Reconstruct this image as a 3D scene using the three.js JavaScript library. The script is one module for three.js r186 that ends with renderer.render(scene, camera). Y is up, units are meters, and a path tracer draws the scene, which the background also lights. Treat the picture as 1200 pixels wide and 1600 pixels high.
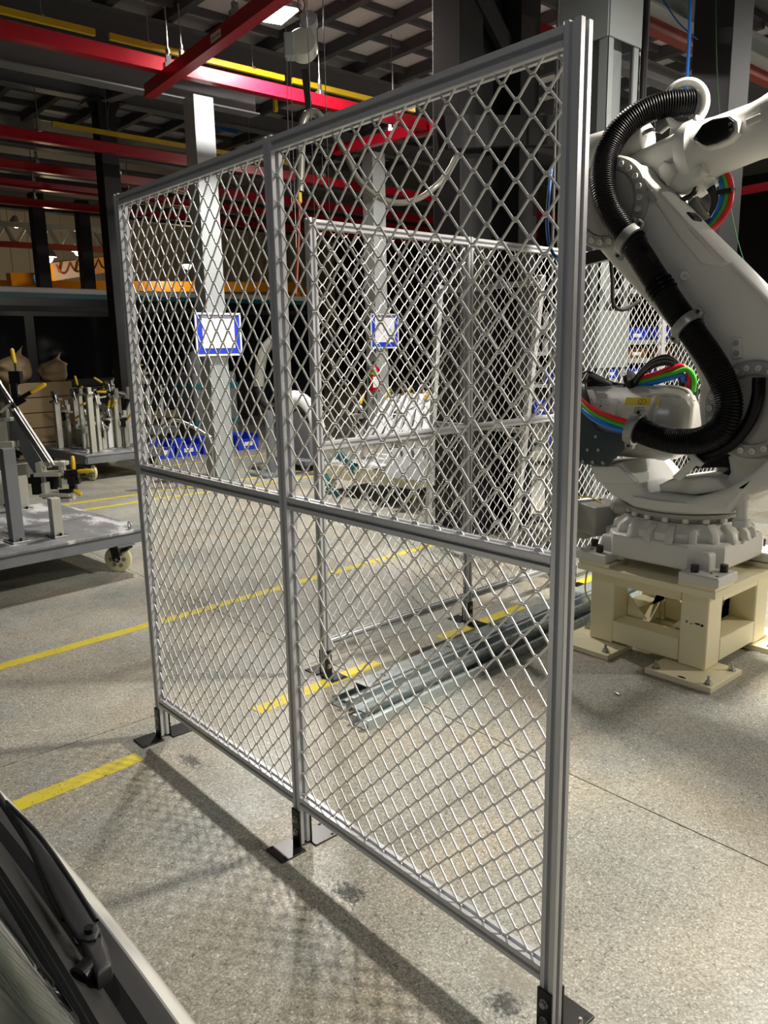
import * as THREE from 'three';
import { RoundedBoxGeometry } from 'three/addons/geometries/RoundedBoxGeometry.js';
import { mergeGeometries, toCreasedNormals, mergeVertices } from 'three/addons/utils/BufferGeometryUtils.js';
import { RectAreaLightUniformsLib } from 'three/addons/lights/RectAreaLightUniformsLib.js';

// ---------------------------------------------------------------- camera, light, exposure
const scene = new THREE.Scene();
scene.background = new THREE.Color(0x050607);
const FOC = 1234.65, CAM = new THREE.Vector3(3.1189, 1.6675, 1.3568), YAW = 0.8542, PITCH = -0.2046, ROLL = -0.0187;
const camera = new THREE.PerspectiveCamera(2 * Math.atan(800 / FOC) * 180 / Math.PI, 0.75, 0.05, 200);
camera.position.copy(CAM);
camera.rotation.set(PITCH, YAW, ROLL, 'YXZ');
camera.updateMatrixWorld(true);
const renderer = new THREE.WebGLRenderer({ antialias: true });
renderer.toneMapping = THREE.LinearToneMapping;
renderer.toneMappingExposure = 1.0;
renderer.shadowMap.enabled = true;
renderer.shadowMap.type = THREE.PCFSoftShadowMap;
RectAreaLightUniformsLib.init();
// flood lamps hanging from the steelwork: [x, y, z, power, colour, size, in view]
const LAMPS = [
  [1.88, 4.15, -3.25, 1300, 0xfff6e8],
  [-4.25, 5.0, -3.78, 1250, 0xfff9f0],
  [-5.0, 5.0, -7.6, 700, 0xfff6ea],
  [8.0, 5.0, -8.5, 3200, 0xfff4e4],
  [1.6, 5.0, -9.8, 800, 0xfffaf2],
  [3.0, 5.0, 1.8, 85, 0xf8f8ff],
];

// ---------------------------------------------------------------- helpers
const M4 = new THREE.Matrix4();
function V(x, y, z) { return new THREE.Vector3(x, y, z); }
function rayOf(u, v) { return V((u - 600) / FOC, -(v - 800) / FOC, -1).applyQuaternion(camera.quaternion); }
const at = (u, v, d) => CAM.clone().addScaledVector(rayOf(u, v), d);          // a photo point at a depth
const onY = (u, v, h = 0) => { const d = rayOf(u, v); return CAM.clone().addScaledVector(d, (h - CAM.y) / d.y); };
const onX = (u, v, x) => { const d = rayOf(u, v); return CAM.clone().addScaledVector(d, (x - CAM.x) / d.x); };
const onZ = (u, v, z) => { const d = rayOf(u, v); return CAM.clone().addScaledVector(d, (z - CAM.z) / d.z); };
let seed = 7;
function rnd(a = 1, b) { seed = (seed * 1664525 + 1013904223) >>> 0; const r = seed / 4294967296; return b === undefined ? r * a : a + r * (b - a); }
const used = {};
function numbered(n) { if (!(n in used)) { used[n] = 0; return n; } used[n]++; return n + '_' + String(used[n]).padStart(3, '0'); }
function mesh(name, geo, mat, parent) {
  if (Array.isArray(geo)) geo = merge(geo);
  const m = new THREE.Mesh(geo, mat); m.name = name; m.castShadow = m.receiveShadow = true;
  if (parent) parent.add(m); else { m.name = numbered(name); scene.add(m); }
  return m;
}
function tag(o, label, category, group, kind) {
  if (label) o.userData.label = label; if (category) o.userData.category = category;
  if (group) o.userData.group = group; if (kind) o.userData.kind = kind; return o;
}
function thing(name, label, category, pos = [0, 0, 0], turn = 0, group) {
  const o = new THREE.Group(); o.name = numbered(name); o.position.set(...pos); o.rotation.y = turn; scene.add(o);
  return tag(o, label, category, group);
}
function part(name, parent) { const g = new THREE.Group(); g.name = name; parent.add(g); return g; }
function struct(name, geo, mat, label) { const m = mesh(name, geo, mat); m.userData.kind = 'structure'; if (label) m.userData.label = label; return m; }
function merge(list) {
  return mergeGeometries(list.map(g => {
    let q = g.index ? g.toNonIndexed() : g;
    for (const k of Object.keys(q.attributes)) if (!['position', 'normal', 'uv'].includes(k)) q.deleteAttribute(k);
    if (!q.attributes.uv) q.setAttribute('uv', new THREE.BufferAttribute(new Float32Array(q.attributes.position.count * 2), 2));
    if (!q.attributes.normal) q.computeVertexNormals();
    return q;
  }));
}
function tf(g, pos, rot) { M4.makeRotationFromEuler(new THREE.Euler(...(rot || [0, 0, 0]))); M4.setPosition(...pos); g.applyMatrix4(M4); return g; }
function box(w, h, d, pos = [0, 0, 0], rot, r = 0) {      // centre at pos
  return tf(r ? new RoundedBoxGeometry(w, h, d, 2, Math.min(r, w / 2.01, h / 2.01, d / 2.01)) : new THREE.BoxGeometry(w, h, d), pos, rot);
}
function box2(x0, x1, y0, y1, z0, z1, r = 0) { return box(Math.abs(x1 - x0), Math.abs(y1 - y0), Math.abs(z1 - z0), [(x0 + x1) / 2, (y0 + y1) / 2, (z0 + z1) / 2], null, r); }
function orient(g, a, b) {                                // a geometry built along y, centred: put its axis from a to b
  const d = b.clone().sub(a); const q = new THREE.Quaternion().setFromUnitVectors(V(0, 1, 0), d.clone().normalize());
  M4.makeRotationFromQuaternion(q); M4.setPosition(a.clone().add(b).multiplyScalar(0.5)); g.applyMatrix4(M4); return g;
}
function rod(a, b, r0, r1 = r0, n = 12) { return orient(new THREE.CylinderGeometry(r1, r0, a.distanceTo(b), n), a, b); }
function beam(a, b, w, h, up = V(0, 1, 0)) {              // box beam from a to b: w across, h along up
  const d = b.clone().sub(a), L = d.length(); d.normalize();
  const x = V().crossVectors(up, d).normalize(), y = V().crossVectors(d, x);
  const g = new THREE.BoxGeometry(w, h, L); M4.makeBasis(x, y, d); M4.setPosition(a.clone().add(b).multiplyScalar(0.5)); g.applyMatrix4(M4); return g;
}
function ibeam(a, b, w, h, tw = 0.012, tfl = 0.018) {
  const up = V(0, (h - tfl) / 2, 0);
  return [beam(a, b, tw, h - 2 * tfl), beam(a.clone().add(up), b.clone().add(up), w, tfl), beam(a.clone().sub(up), b.clone().sub(up), w, tfl)];
}
function tube(pts, r, n = 8, seg, closed = false) {
  const c = new THREE.CatmullRomCurve3(pts, closed, 'centripetal');
  return new THREE.TubeGeometry(c, seg || Math.max(8, pts.length * 8), r, n, closed);
}
function wireGeo(pts, r, n = 7) {                          // mitred sweep along a polyline
  const N = pts.length, pos = [], idx = [], nor = [];
  let prevN = null;
  for (let i = 0; i < N; i++) {
    const t = V();
    if (i > 0) t.add(pts[i].clone().sub(pts[i - 1]).normalize());
    if (i < N - 1) t.add(pts[i + 1].clone().sub(pts[i]).normalize());
    t.normalize();
    let nn = prevN ? prevN.clone() : (Math.abs(t.z) < 0.8 ? V(0, 0, 1) : V(0, 1, 0));
    nn.addScaledVector(t, -nn.dot(t)).normalize(); prevN = nn;
    const bb = V().crossVectors(t, nn);
    for (let k = 0; k < n; k++) { const a = k / n * 2 * Math.PI, d = nn.clone().multiplyScalar(Math.cos(a)).addScaledVector(bb, Math.sin(a)); nor.push(d.x, d.y, d.z); pos.push(pts[i].x + d.x * r, pts[i].y + d.y * r, pts[i].z + d.z * r); }
  }
  for (let i = 0; i < N - 1; i++) for (let k = 0; k < n; k++) { const a = i * n + k, b = i * n + (k + 1) % n, c = a + n, d = b + n; idx.push(a, b, c, b, d, c); }
  const g = new THREE.BufferGeometry(); g.setAttribute('position', new THREE.Float32BufferAttribute(pos, 3)); g.setAttribute('normal', new THREE.Float32BufferAttribute(nor, 3)); g.setIndex(idx); return g;
}
function shapeOf(pts, spline) { const s = new THREE.Shape(); const p = pts.map(q => new THREE.Vector2(q[0], q[1])); if (spline) { s.moveTo(p[0].x, p[0].y); s.splineThru([...p.slice(1), p[0]]); } else s.setFromPoints(p); return s; }
function slab(pts, z0, z1, bevel = 0, spline = false, curve = 6) {    // an outline in x, y with real thickness from z0 to z1
  const g = new THREE.ExtrudeGeometry(shapeOf(pts, spline), { depth: Math.max(1e-4, z1 - z0 - 2 * bevel), bevelEnabled: bevel > 0, bevelThickness: bevel, bevelSize: bevel, bevelOffset: -bevel, bevelSegments: 3, curveSegments: curve });
  g.translate(0, 0, z0 + bevel); return bevel ? toCreasedNormals(g, 0.7) : g;
}
function lathe(prof, a, b, n = 28) {                        // profile [r, t] with t from 0 at a to 1 at b
  const L = a.distanceTo(b); const g = new THREE.LatheGeometry(prof.map(([r, t]) => new THREE.Vector2(Math.max(r, 1e-4), (t - 0.5) * L)), n);
  return orient(toCreasedNormals(g, 0.6), a, b);
}
function planUV(g, s = 1) { const p = g.attributes.position, u = g.attributes.uv; for (let i = 0; i < p.count; i++) u.setXY(i, p.getX(i) * s, p.getZ(i) * s); return g; }

// ---------------------------------------------------------------- textures
function noiseGrid(n, sd) { seed = sd; const a = new Float32Array(n * n); for (let i = 0; i < a.length; i++) a[i] = rnd(); return (x, y) => { x = ((x % n) + n) % n; y = ((y % n) + n) % n; const i = Math.floor(x), j = Math.floor(y), fx = x - i, fy = y - j, sx = fx * fx * (3 - 2 * fx), sy = fy * fy * (3 - 2 * fy), i1 = (i + 1) % n, j1 = (j + 1) % n; return (a[j * n + i] * (1 - sx) + a[j * n + i1] * sx) * (1 - sy) + (a[j1 * n + i] * (1 - sx) + a[j1 * n + i1] * sx) * sy; }; }
function tex(N, fn, color, rep = 1, M = N) {
  const d = new Uint8Array(N * M * 4);
  for (let j = 0; j < M; j++) for (let i = 0; i < N; i++) { const c = fn(i / N, j / M, i, j); const k = (j * N + i) * 4; d[k] = Math.max(0, Math.min(255, c[0])); d[k + 1] = Math.max(0, Math.min(255, c[1])); d[k + 2] = Math.max(0, Math.min(255, c[2])); d[k + 3] = c[3] === undefined ? 255 : Math.max(0, Math.min(255, c[3])); }
  const t = new THREE.DataTexture(d, N, M); t.wrapS = t.wrapT = THREE.RepeatWrapping; t.magFilter = THREE.LinearFilter; t.minFilter = THREE.LinearMipmapLinearFilter; t.generateMipmaps = true; t.repeat.set(rep, rep);
  if (color) t.colorSpace = THREE.SRGBColorSpace; t.needsUpdate = true; return t;
}
const n8 = noiseGrid(8, 11), n16 = noiseGrid(16, 12), n32 = noiseGrid(32, 13), n64 = noiseGrid(64, 14), n128 = noiseGrid(128, 15), n512 = noiseGrid(512, 16), n1024 = noiseGrid(1024, 17);
const fbm = (x, y) => n8(x * 8, y * 8) * 0.4 + n16(x * 16, y * 16) * 0.25 + n32(x * 32, y * 32) * 0.17 + n64(x * 64, y * 64) * 0.11 + n128(x * 128, y * 128) * 0.07;
// ground concrete: sand-coloured cement, dark and pale aggregate grains, wide patches
const floorMap = tex(2048, (x, y) => {
  const big = fbm(x, y) - 0.5, g1 = n1024(x * 1024, y * 1024), g2 = n512(x * 512 + 3, y * 512 + 9);
  let v = 150 + big * 46 + (g1 - 0.5) * 64 + (g2 - 0.5) * 16;
  if (g1 > 0.93) v += 40; if (g2 < 0.1) v -= 34;
  const warm = (n16(x * 16 + 5, y * 16 + 2) - 0.5) * 10;
  return [v + 2 + warm, v, v - 11 - warm];
}, true, 0.25);
const floorRough = tex(1024, (x, y) => { const v = 126 + (fbm(x + 0.3, y + 0.1) - 0.5) * 150 + (n512(x * 512, y * 512) - 0.5) * 46; return [v, v, v]; }, false, 0.25);
const floorBump = tex(1024, (x, y) => { const v = 128 + (n512(x * 512, y * 512) - 0.5) * 120 + (n128(x * 128, y * 128) - 0.5) * 60; return [v, v, v]; }, false, 0.25);
const scuff = tex(512, (x, y) => { const v = 150 + (fbm(x, y) - 0.5) * 120 + (n512(x * 512, y * 512) - 0.5) * 20; return [v, v, v]; }, false, 1);
const yellowMap = tex(512, (x, y) => { const c = n64(x * 64, y * 64) * 0.55 + n128(x * 128, y * 128) * 0.45; const f = fbm(y, x) * 26; if (c > 0.8) return [120, 112, 70]; return [205 + f - 13, 189 + f - 13, 40 + f * 0.6]; }, true, 2);

// scuffed grey paint with bare metal patches and rust specks
const wornMap = tex(512, (x, y) => { const a = n16(x * 6, y * 16) * 0.5 + n32(x * 12, y * 32) * 0.3 + n128(x * 128, y * 128) * 0.2; let v = a > 0.58 ? 178 + (a - 0.58) * 160 : 128 + (a - 0.4) * 60; v += (n512(x * 512, y * 512) - 0.5) * 14; if (n128(x * 128 + 3, y * 128) > 0.93) v -= 40; return [v, v + 2, v + 5]; }, true, 1);

// ---------------------------------------------------------------- materials
const std = (o) => new THREE.MeshStandardMaterial(o);
const phys = (o) => new THREE.MeshPhysicalMaterial(o);
const MT = {
  floor: std({ map: floorMap, roughnessMap: floorRough, roughness: 1.0, bumpMap: floorBump, bumpScale: 0.0006 }),
  joint: std({ color: 0x2c2a26, roughness: 1 }),
  yellow: std({ map: yellowMap, roughness: 0.55 }),
  alu: std({ color: 0xc4c6ca, metalness: 0.3, roughness: 0.42, roughnessMap: scuff }),
  wire: std({ color: 0xe4e4e2, metalness: 0.4, roughness: 0.36 }),
  blackPaint: std({ color: 0x0c0c0d, roughness: 0.35 }),
  blackMatte: std({ color: 0x131314, roughness: 0.75 }),
  rubber: std({ color: 0x0a0a0b, roughness: 0.5 }),
  steel: std({ color: 0xb5b5b3, metalness: 0.95, roughness: 0.32 }),
  zinc: std({ color: 0xa9b2b4, metalness: 0.55, roughness: 0.33, roughnessMap: scuff }),
  robot: std({ color: 0xd2d2cd, roughness: 0.42 }),
  robotGrey: std({ color: 0x9b9b96, roughness: 0.5 }),
  cream: std({ color: 0xe9e1bf, roughness: 0.45 }),
  hose: phys({ color: 0x050506, roughness: 0.36, specularIntensity: 0.45 }),
  cast: std({ color: 0x9d9e9c, metalness: 0.6, roughness: 0.38 }),
  teal: std({ color: 0x2b3a3c, roughness: 0.4 }),
  red: std({ color: 0x9e0c20, roughness: 0.32 }),
  brownRed: std({ color: 0x8c3b2d, roughness: 0.5 }),
  yellowPaint: std({ color: 0xd6b21a, roughness: 0.45 }),
  handle: std({ color: 0xd9b520, roughness: 0.4 }),
  beamGrey: std({ color: 0x6c6d70, roughness: 0.55 }),
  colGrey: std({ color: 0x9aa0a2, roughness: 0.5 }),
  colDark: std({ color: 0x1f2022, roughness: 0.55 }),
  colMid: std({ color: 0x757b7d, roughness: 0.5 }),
  deck: std({ color: 0x6a6a6c, roughness: 0.8 }),
  white: std({ color: 0xe4e6e6, roughness: 0.4 }),
  panelGrey: std({ color: 0xb4b8bc, roughness: 0.45 }),
  carWhite: phys({ color: 0xe6e6e0, roughness: 0.3, clearcoat: 0.8, clearcoatRoughness: 0.08 }),
  cowl: std({ color: 0x161618, roughness: 0.8 }),
  wiper: std({ color: 0x2a2a2c, roughness: 0.5 }),
  glass: phys({ color: 0xcfdad6, roughness: 0.0, transmission: 1, thickness: 0, ior: 1.55 }),
  blue: std({ color: 0x1f3fd0, roughness: 0.4 }),
  blueHose: std({ color: 0x1474d6, roughness: 0.28 }),
  greenHose: std({ color: 0x49b52c, roughness: 0.28 }),
  redHose: std({ color: 0xd8202c, roughness: 0.28 }),
  greyCable: std({ color: 0x6f7072, roughness: 0.35 }),
  blackCable: std({ color: 0x101011, roughness: 0.35 }),
  paper: std({ color: 0xeeeef2, roughness: 0.8 }),
  brown: std({ color: 0x7a5526, roughness: 0.8 }),
  silverFilm: std({ color: 0x8f8f86, metalness: 0.35, roughness: 0.35 }),
  darkBlue: std({ color: 0x124a8c, roughness: 0.4 }),
  cordGreen: std({ color: 0x1d5a2a, roughness: 0.6 }),
  tealTool: std({ color: 0x2a9fb0, roughness: 0.4 }),
  cartGrey: std({ color: 0x777b80, roughness: 0.45, roughnessMap: scuff }),
  cartTop: std({ map: wornMap, roughness: 0.55, metalness: 0.2 }),
  fixture: std({ color: 0xb9b9ae, roughness: 0.45, metalness: 0.25 }),
  casterCream: std({ color: 0xd9d6a8, roughness: 0.4 }),
  wall: std({ color: 0xb8b6ae, roughness: 0.9 }),
  joist: std({ color: 0x4c4d50, roughness: 0.6 }),
  roofSteel: std({ color: 0x3a3b3e, roughness: 0.85 }),
  darkWall: std({ color: 0x2a2b2d, roughness: 0.9 }),
  orange: std({ color: 0xd2691e, roughness: 0.5 }),
  crane: std({ color: 0xe59a12, roughness: 0.4 }),
  plastic: phys({ color: 0xb9b9b2, roughness: 0.28, clearcoat: 0.4, clearcoatRoughness: 0.35 }),
  sack: std({ color: 0xb09a78, roughness: 0.9 }),
  busDark: std({ color: 0x15181a, roughness: 0.25 }),
  glassDark: std({ color: 0x0a0d0f, roughness: 0.08, metalness: 0.1 }),
  tealPaint: std({ color: 0x0f6d7a, roughness: 0.4 }),
  lampGlow: std({ color: 0xffffff, emissive: 0xffffff, emissiveIntensity: 14 }),
};
MT.alu.roughness = 0.6; MT.zinc.roughness = 0.5; MT.cartGrey.roughness = 0.7;
// ================================================================ the hall
{ // ground slabs with real saw-cut joints between them
  const xs = [-32, -18.2, -12.2, -6.2, -0.19, 5.8, 13], zs = [-26, -19.06, -13.06, -7.06, -1.06, 4.94, 11], G = 0.006;
  const f = new THREE.Group(); f.name = 'floor'; f.userData = { kind: 'structure', label: 'speckled polished concrete factory floor' }; scene.add(f);
  for (let i = 0; i < xs.length - 1; i++) for (let j = 0; j < zs.length - 1; j++)
    mesh('slab', planUV(box2(xs[i] + G / 2, xs[i + 1] - G / 2, -0.2, 0, zs[j] + G / 2, zs[j + 1] - G / 2)), MT.floor, f);
  mesh('joint_filler', box2(xs[0], xs[6], -0.25, -0.012, zs[0], zs[6]), MT.joint, f);
}
{ // outer shell
  const rib = (n, len) => { const g = []; for (let i = 0; i < n; i++) g.push(i); return g; };
  struct('wall_back', box2(-32.2, -32, 0, 10, -26, 11), MT.wall);
  struct('wall_front', box2(13, 13.2, 0, 10, -26, 11), MT.darkWall);
  struct('wall_left', box2(-32, 13, 0, 10, 11, 11.2), MT.darkWall);
  struct('wall_right', box2(-32, 13, 0, 10, -26.2, -26), MT.darkWall);
  struct('ceiling', box2(-32.2, 13.2, 10, 10.2, -26.2, 11.2), MT.roofSteel, 'dark high roof of the hall');
  // upright ribs of the far wall cladding
  const w = scene.getObjectByName('wall_back');
  for (let z = -25; z < 10; z += 0.7) mesh('cladding_rib', box2(-32.0, -31.92, 0, 9.9, z, z + 0.18), MT.wall, w);
}
{ // mezzanine deck over the work bay: panels between steel joists
  const Y = 5.8, deck = new THREE.Group(); deck.name = 'ceiling_deck'; deck.userData = { kind: 'structure', label: 'grey panelled deck carried on a grid of dark joists' }; scene.add(deck);
  mesh('deck_plate', box2(-19.5, 12.9, Y + 0.03, Y + 0.1, -20, 10.9), MT.deck, deck);
  const px = 0.72, pz = 0.76, pg = new THREE.BoxGeometry(px - 0.02, 0.02, pz - 0.02);
  const mats = [0, 1, 2].map(i => std({ color: [0xcac8ca, 0xbcbbbe, 0xd2cfcf][i], roughness: 0.75 }));
  seed = 5;
  for (let i = 0; i < 14; i++) for (let j = 0; j < 15; j++) { const m = mesh('deck_panel', pg, mats[Math.floor(rnd(3))], deck); m.position.set(-12.2 + (i + 0.5) * px, Y + 0.018, -11.4 + (j + 0.5) * pz); }
  for (let i = 0; i <= 14; i++) mesh('joist', box2(-12.2 + i * px - 0.035, -12.2 + i * px + 0.035, Y - 0.07, Y, -11.4, 0), MT.joist, deck);
  for (let j = 0; j <= 15; j += 1) mesh('joist', box2(-12.2, -2.1, Y - 0.15, Y - 0.005, -11.4 + j * pz - 0.05, -11.4 + j * pz + 0.05), MT.joist, deck);
}
function longBeam(name, label, x, y, z0, z1, w, h, mat = MT.beamGrey) {
  const g = ibeam(V(x, y, z0), V(x, y, z1), w, h); const m = mesh(name, g, mat); return tag(m, label, 'beam');
}
longBeam('steel_beam', 'deep grey girder running under the deck above the front red rail', -6.75, 5.42, 1.5, -18, 0.24, 0.42);
longBeam('steel_beam', 'grey beam carried by the column that has a blue notice board', -6.05, 4.72, 1.2, -4.6, 0.2, 0.3);
const HEAD = onX(168, 165, -9.35).y;
longBeam('steel_beam', 'grey beam resting on the splayed column head', -9.35, HEAD + 0.16, 2, -18, 0.2, 0.26);
longBeam('steel_beam', 'dark beam above the third red rail', -10.4, 4.95, 3, -18, 0.2, 0.26);
longBeam('steel_beam', 'dark edge girder of the deck nearest the far hall', -19.3, 5.55, 3, -18, 0.24, 0.44, MT.joist);
longBeam('steel_beam', 'dark beam halfway to the far hall under the deck', -16.2, 5.5, 3, -18, 0.2, 0.4, MT.joist);
longBeam('steel_beam', 'dark beam above the farthest red rails', -13.0, 5.1, 3, -18, 0.2, 0.3);
tag(mesh('steel_beam', ibeam(onX(165, 160, -9.2).setY(HEAD + 0.1), V(-5.95, 4.9, -3.55), 0.16, 0.2), MT.beamGrey), 'short grey cross beam meeting the splayed column head', 'beam');
longBeam('steel_beam', 'pale beam crossing high behind the robot hose ring', -1.05, 4.62, -4, -12, 0.16, 0.2, MT.colGrey);
longBeam('steel_beam', 'pale beam high behind the far right grey column', -0.3, 4.75, -5.2, -14, 0.16, 0.18, MT.colGrey);
longBeam('steel_beam', 'dull grey beam below the brown red rail', -1.6, 4.32, -5, -14, 0.14, 0.16, MT.beamGrey);

// crane rails: hollow red profile with a lip, hung on clips
function railGeo(L) {
  const w = 0.045, h = 0.065, s = shapeOf([[-w, h], [-w, -h + 0.03], [-w - 0.012, -h + 0.026], [-w - 0.012, -h], [w + 0.012, -h], [w + 0.012, -h + 0.026], [w, -h + 0.03], [w, h], [w * 0.5, h + 0.012], [-w * 0.5, h + 0.012]]);
  const g = new THREE.ExtrudeGeometry(s, { depth: L, bevelEnabled: false }); g.translate(0, 0, -L / 2); return g;
}
function rail(label, a, b, mat = MT.red, hangers = [], group) {
  const d = b.clone().sub(a), c = a.clone().add(b).multiplyScalar(0.5);
  const t = thing('crane_rail', label, 'crane rail', c.toArray(), Math.atan2(d.x, d.z), group), L = d.length();
  mesh('track', railGeo(L), mat, t);
  for (const k of hangers) {
    const g = part('hanger', t); g.position.z = -L / 2 + k * L;
    mesh('clip', [box(0.1, 0.05, 0.06, [0, 0.09, 0], null, 0.006), box(0.05, 0.09, 0.03, [0, 0.14, 0])], MT.steel, g);
    mesh('hanger_rod', rod(V(0, 0.15, 0), V(0, 0.62, 0), 0.008), MT.steel, g);
    mesh('nut', rod(V(0, 0.2, 0), V(0, 0.24, 0), 0.022, 0.022, 6), MT.steel, g);
  }
  return t;
}
const r1 = rail('long red crane rail passing the column with the blue notice board', V(-4.93, 4.5, 1.2), V(-4.85, 4.5, -6.4), MT.red, [0.28, 0.55, 0.78, 0.93]);
{ // printed maker plate on the rail
  const cv = document.createElement('canvas'); cv.width = 256; cv.height = 96; const c = cv.getContext('2d');
  c.fillStyle = '#d8d2c8'; c.fillRect(0, 0, 256, 96); c.fillStyle = '#20241e'; c.font = 'bold 46px sans-serif'; c.textAlign = 'center'; c.fillText('MOLFIEM', 128, 64);
  const tx = new THREE.CanvasTexture(cv); tx.colorSpace = THREE.SRGBColorSpace; MT.plate = std({ map: tx, roughness: 0.6 });
  const p = onX(143, 75, -4.875); const m = mesh('maker_plate', new THREE.BoxGeometry(0.004, 0.07, 0.2), MT.plate, r1); m.position.copy(r1.worldToLocal(V(p.x, 4.5, p.z))); m.userData.label = 'white plate with dark lettering';
}
const r2 = rail('red crane rail set crosswise whose free end hangs under another rail', onY(232, 143, 4.34), onY(430, -5, 4.34).add(onY(430, -5, 4.34).sub(onY(232, 143, 4.34)).multiplyScalar(0.5)), MT.red, [0.14, 0.5]);
{ const m = mesh('maker_plate', new THREE.BoxGeometry(0.004, 0.07, 0.2), MT.plate, r2); m.position.copy(r2.worldToLocal(onY(347, 59, 4.34))); m.position.x = -0.048; m.position.y = 0; m.userData.label = 'white plate with dark lettering';  }
const railGroup = 'parallel red rails in the dark bay';
rail('dim red crane rail just behind the splayed column', V(-8.35, 4.5, 3), V(-8.5, 4.5, -16), MT.red, [0.3, 0.42, 0.55]);
rail('dim red crane rail next but one behind the splayed column', V(-10.1, 4.5, 3), V(-10.5, 4.5, -16), MT.red, [0.33, 0.4], railGroup);
rail('dim red crane rail between the two farthest dark beams', V(-11.55, 4.5, 3), V(-11.7, 4.5, -16), MT.red, [0.35, 0.44], railGroup);
rail('farthest dim red crane rail of the dark bay', V(-13.3, 4.5, 3), V(-13.2, 4.5, -16), MT.red, [0.38], railGroup);
rail('short red crane rail with a lit face seen through the upper mesh', V(-6.6, 4.5, -6.3), V(-4.0, 4.5, -6.62), MT.red, [0.4]);
const r5 = rail('red crane rail with a small plate behind the top of the robot hose', V(-1.95, 4.5, -5.0), V(-2.05, 4.5, -14), MT.red, [0.2, 0.4]);
{ const p = onX(1019, 121, -1.9); const m = mesh('maker_plate', new THREE.BoxGeometry(0.004, 0.07, 0.15), MT.plate, r5); m.position.copy(r5.worldToLocal(V(-1.9, 4.5, p.z))); }
rail('weathered brown red rail behind the far right grey column', V(-1.2, 4.5, -4.6), V(-1.2, 4.5, -14), MT.brownRed, [0.3]);
rail('red crane rail crossing beyond the coloured hoses of the robot', V(-6.0, 4.28, -13.6), V(0, 4.28, -12.75), MT.red, [0.3]);
// yellow conductor bars over the rails
function bar(label, pts, r = 0.03, n, mat = MT.yellowPaint) { const c = pts[0].clone().lerp(pts[1], 0.5), t = thing(n || 'conductor_bar', label, n ? 'pipe' : 'conductor bar', c.toArray()); mesh('bar', beam(pts[0].clone().sub(c), pts[1].clone().sub(c), r * 1.5, r * 2), mat, t); if (!n || n === 'blue_pipe') for (const k of [0.2, 0.8]) { const p = pts[0].clone().lerp(pts[1], k).sub(c); mesh('hanger', [rod(p, V(p.x, 5.64 - c.y, p.z), 0.006, 0.006, 6), box(r * 2.4, 0.02, 0.03, [p.x, p.y + r, p.z])], MT.steel, t); } return t; }
bar('yellow conductor bar above the long red rail, first length', [V(-5.3, 4.8, 0.3), V(-5.28, 4.8, -2.25)]);
bar('yellow conductor bar above the long red rail, middle length', [V(-5.28, 4.8, -2.4), V(-5.26, 4.8, -4.5)]);
bar('yellow conductor bar above the long red rail, last length', [V(-5.26, 4.8, -4.62), V(-5.24, 4.8, -6.6)]);
bar('dim yellow conductor bar above the rail behind the splayed column', [V(-8.7, 4.78, -3.0), V(-8.75, 4.78, -7)]);
{ const p = at(1078, 135, 8.2); bar('yellow pipe standing high behind the far right column', [p, V(p.x, 5.75, p.z)], 0.03, 'yellow_pipe'); }
for (const [u, v] of [[114, 90], [133, 95], [335, 138], [430, 160]]) { const p = onX(u, v, -6.75); tag(mesh('yellow_strut', box2(-6.775, -6.725, p.y - 0.12, 5.21, p.z - 0.025, p.z + 0.025), MT.yellowPaint), 'short yellow strut hanging in the dark behind the long red rail', 'strut', 'yellow struts'); }
bar('blue pipe high in the dark beside the lit column', [onX(320, 197, -9.1), onX(372, 206, -9.1)], 0.03, 'blue_pipe', MT.darkBlue);

// columns
function column(label, x, z, h, w, d, mat, opts = {}) {
  const t = thing('steel_column', label, 'column', [x, 0, z], opts.turn || 0, opts.group);
  mesh('shaft', box(w, h, d, [0, h / 2, 0], null, 0.008), mat, t);
  mesh('base_plate', box(w + 0.16, 0.025, d + 0.16, [0, 0.0125, 0]), mat, t);
  for (const i of [-1, 1]) for (const j of [-1, 1]) mesh('anchor_bolt', rod(V(i * (w / 2 + 0.045), 0.025, j * (d / 2 + 0.045)), V(i * (w / 2 + 0.045), 0.07, j * (d / 2 + 0.045)), 0.012, 0.012, 6), MT.steel, t);
  if (opts.cap) { mesh('cap_plate', box(w + 0.25, 0.02, d + 0.25, [0, h + 0.01, 0]), mat, t); for (const s of [-1, 1]) { mesh('gusset', slab([[0, 0], [0.11, 0], [0, -0.25]].map(([a, b]) => [s * (w / 2 + a), h + b]).sort(() => 0), -0.008, 0.008), mat, t); mesh('gusset', slab([[0, 0], [0.11, 0], [0, -0.25]].map(([a, b]) => [s * (d / 2 + a), h + b]), -0.008, 0.008).rotateY(-Math.PI / 2), mat, t); } }
  return t;
}
column('grey box column with one bright face that carries the nearer notice board', -5.83, -3.67, 4.57, 0.26, 0.26, MT.colGrey);
column('grey box column carrying the farther notice board and the fire extinguisher', -7.75, -8.02, 4.9, 0.28, 0.28, MT.colGrey);
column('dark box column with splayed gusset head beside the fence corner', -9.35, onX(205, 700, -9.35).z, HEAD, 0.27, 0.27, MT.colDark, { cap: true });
for (const [u, v] of [[92, 672], [158, 665]]) { const p = onY(u, v, 0); column('dark far column in front of the yellow bridge crane', p.x, p.z, 5.0, 0.26, 0.26, MT.colDark, { group: 'far columns before the crane' }); }
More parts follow.
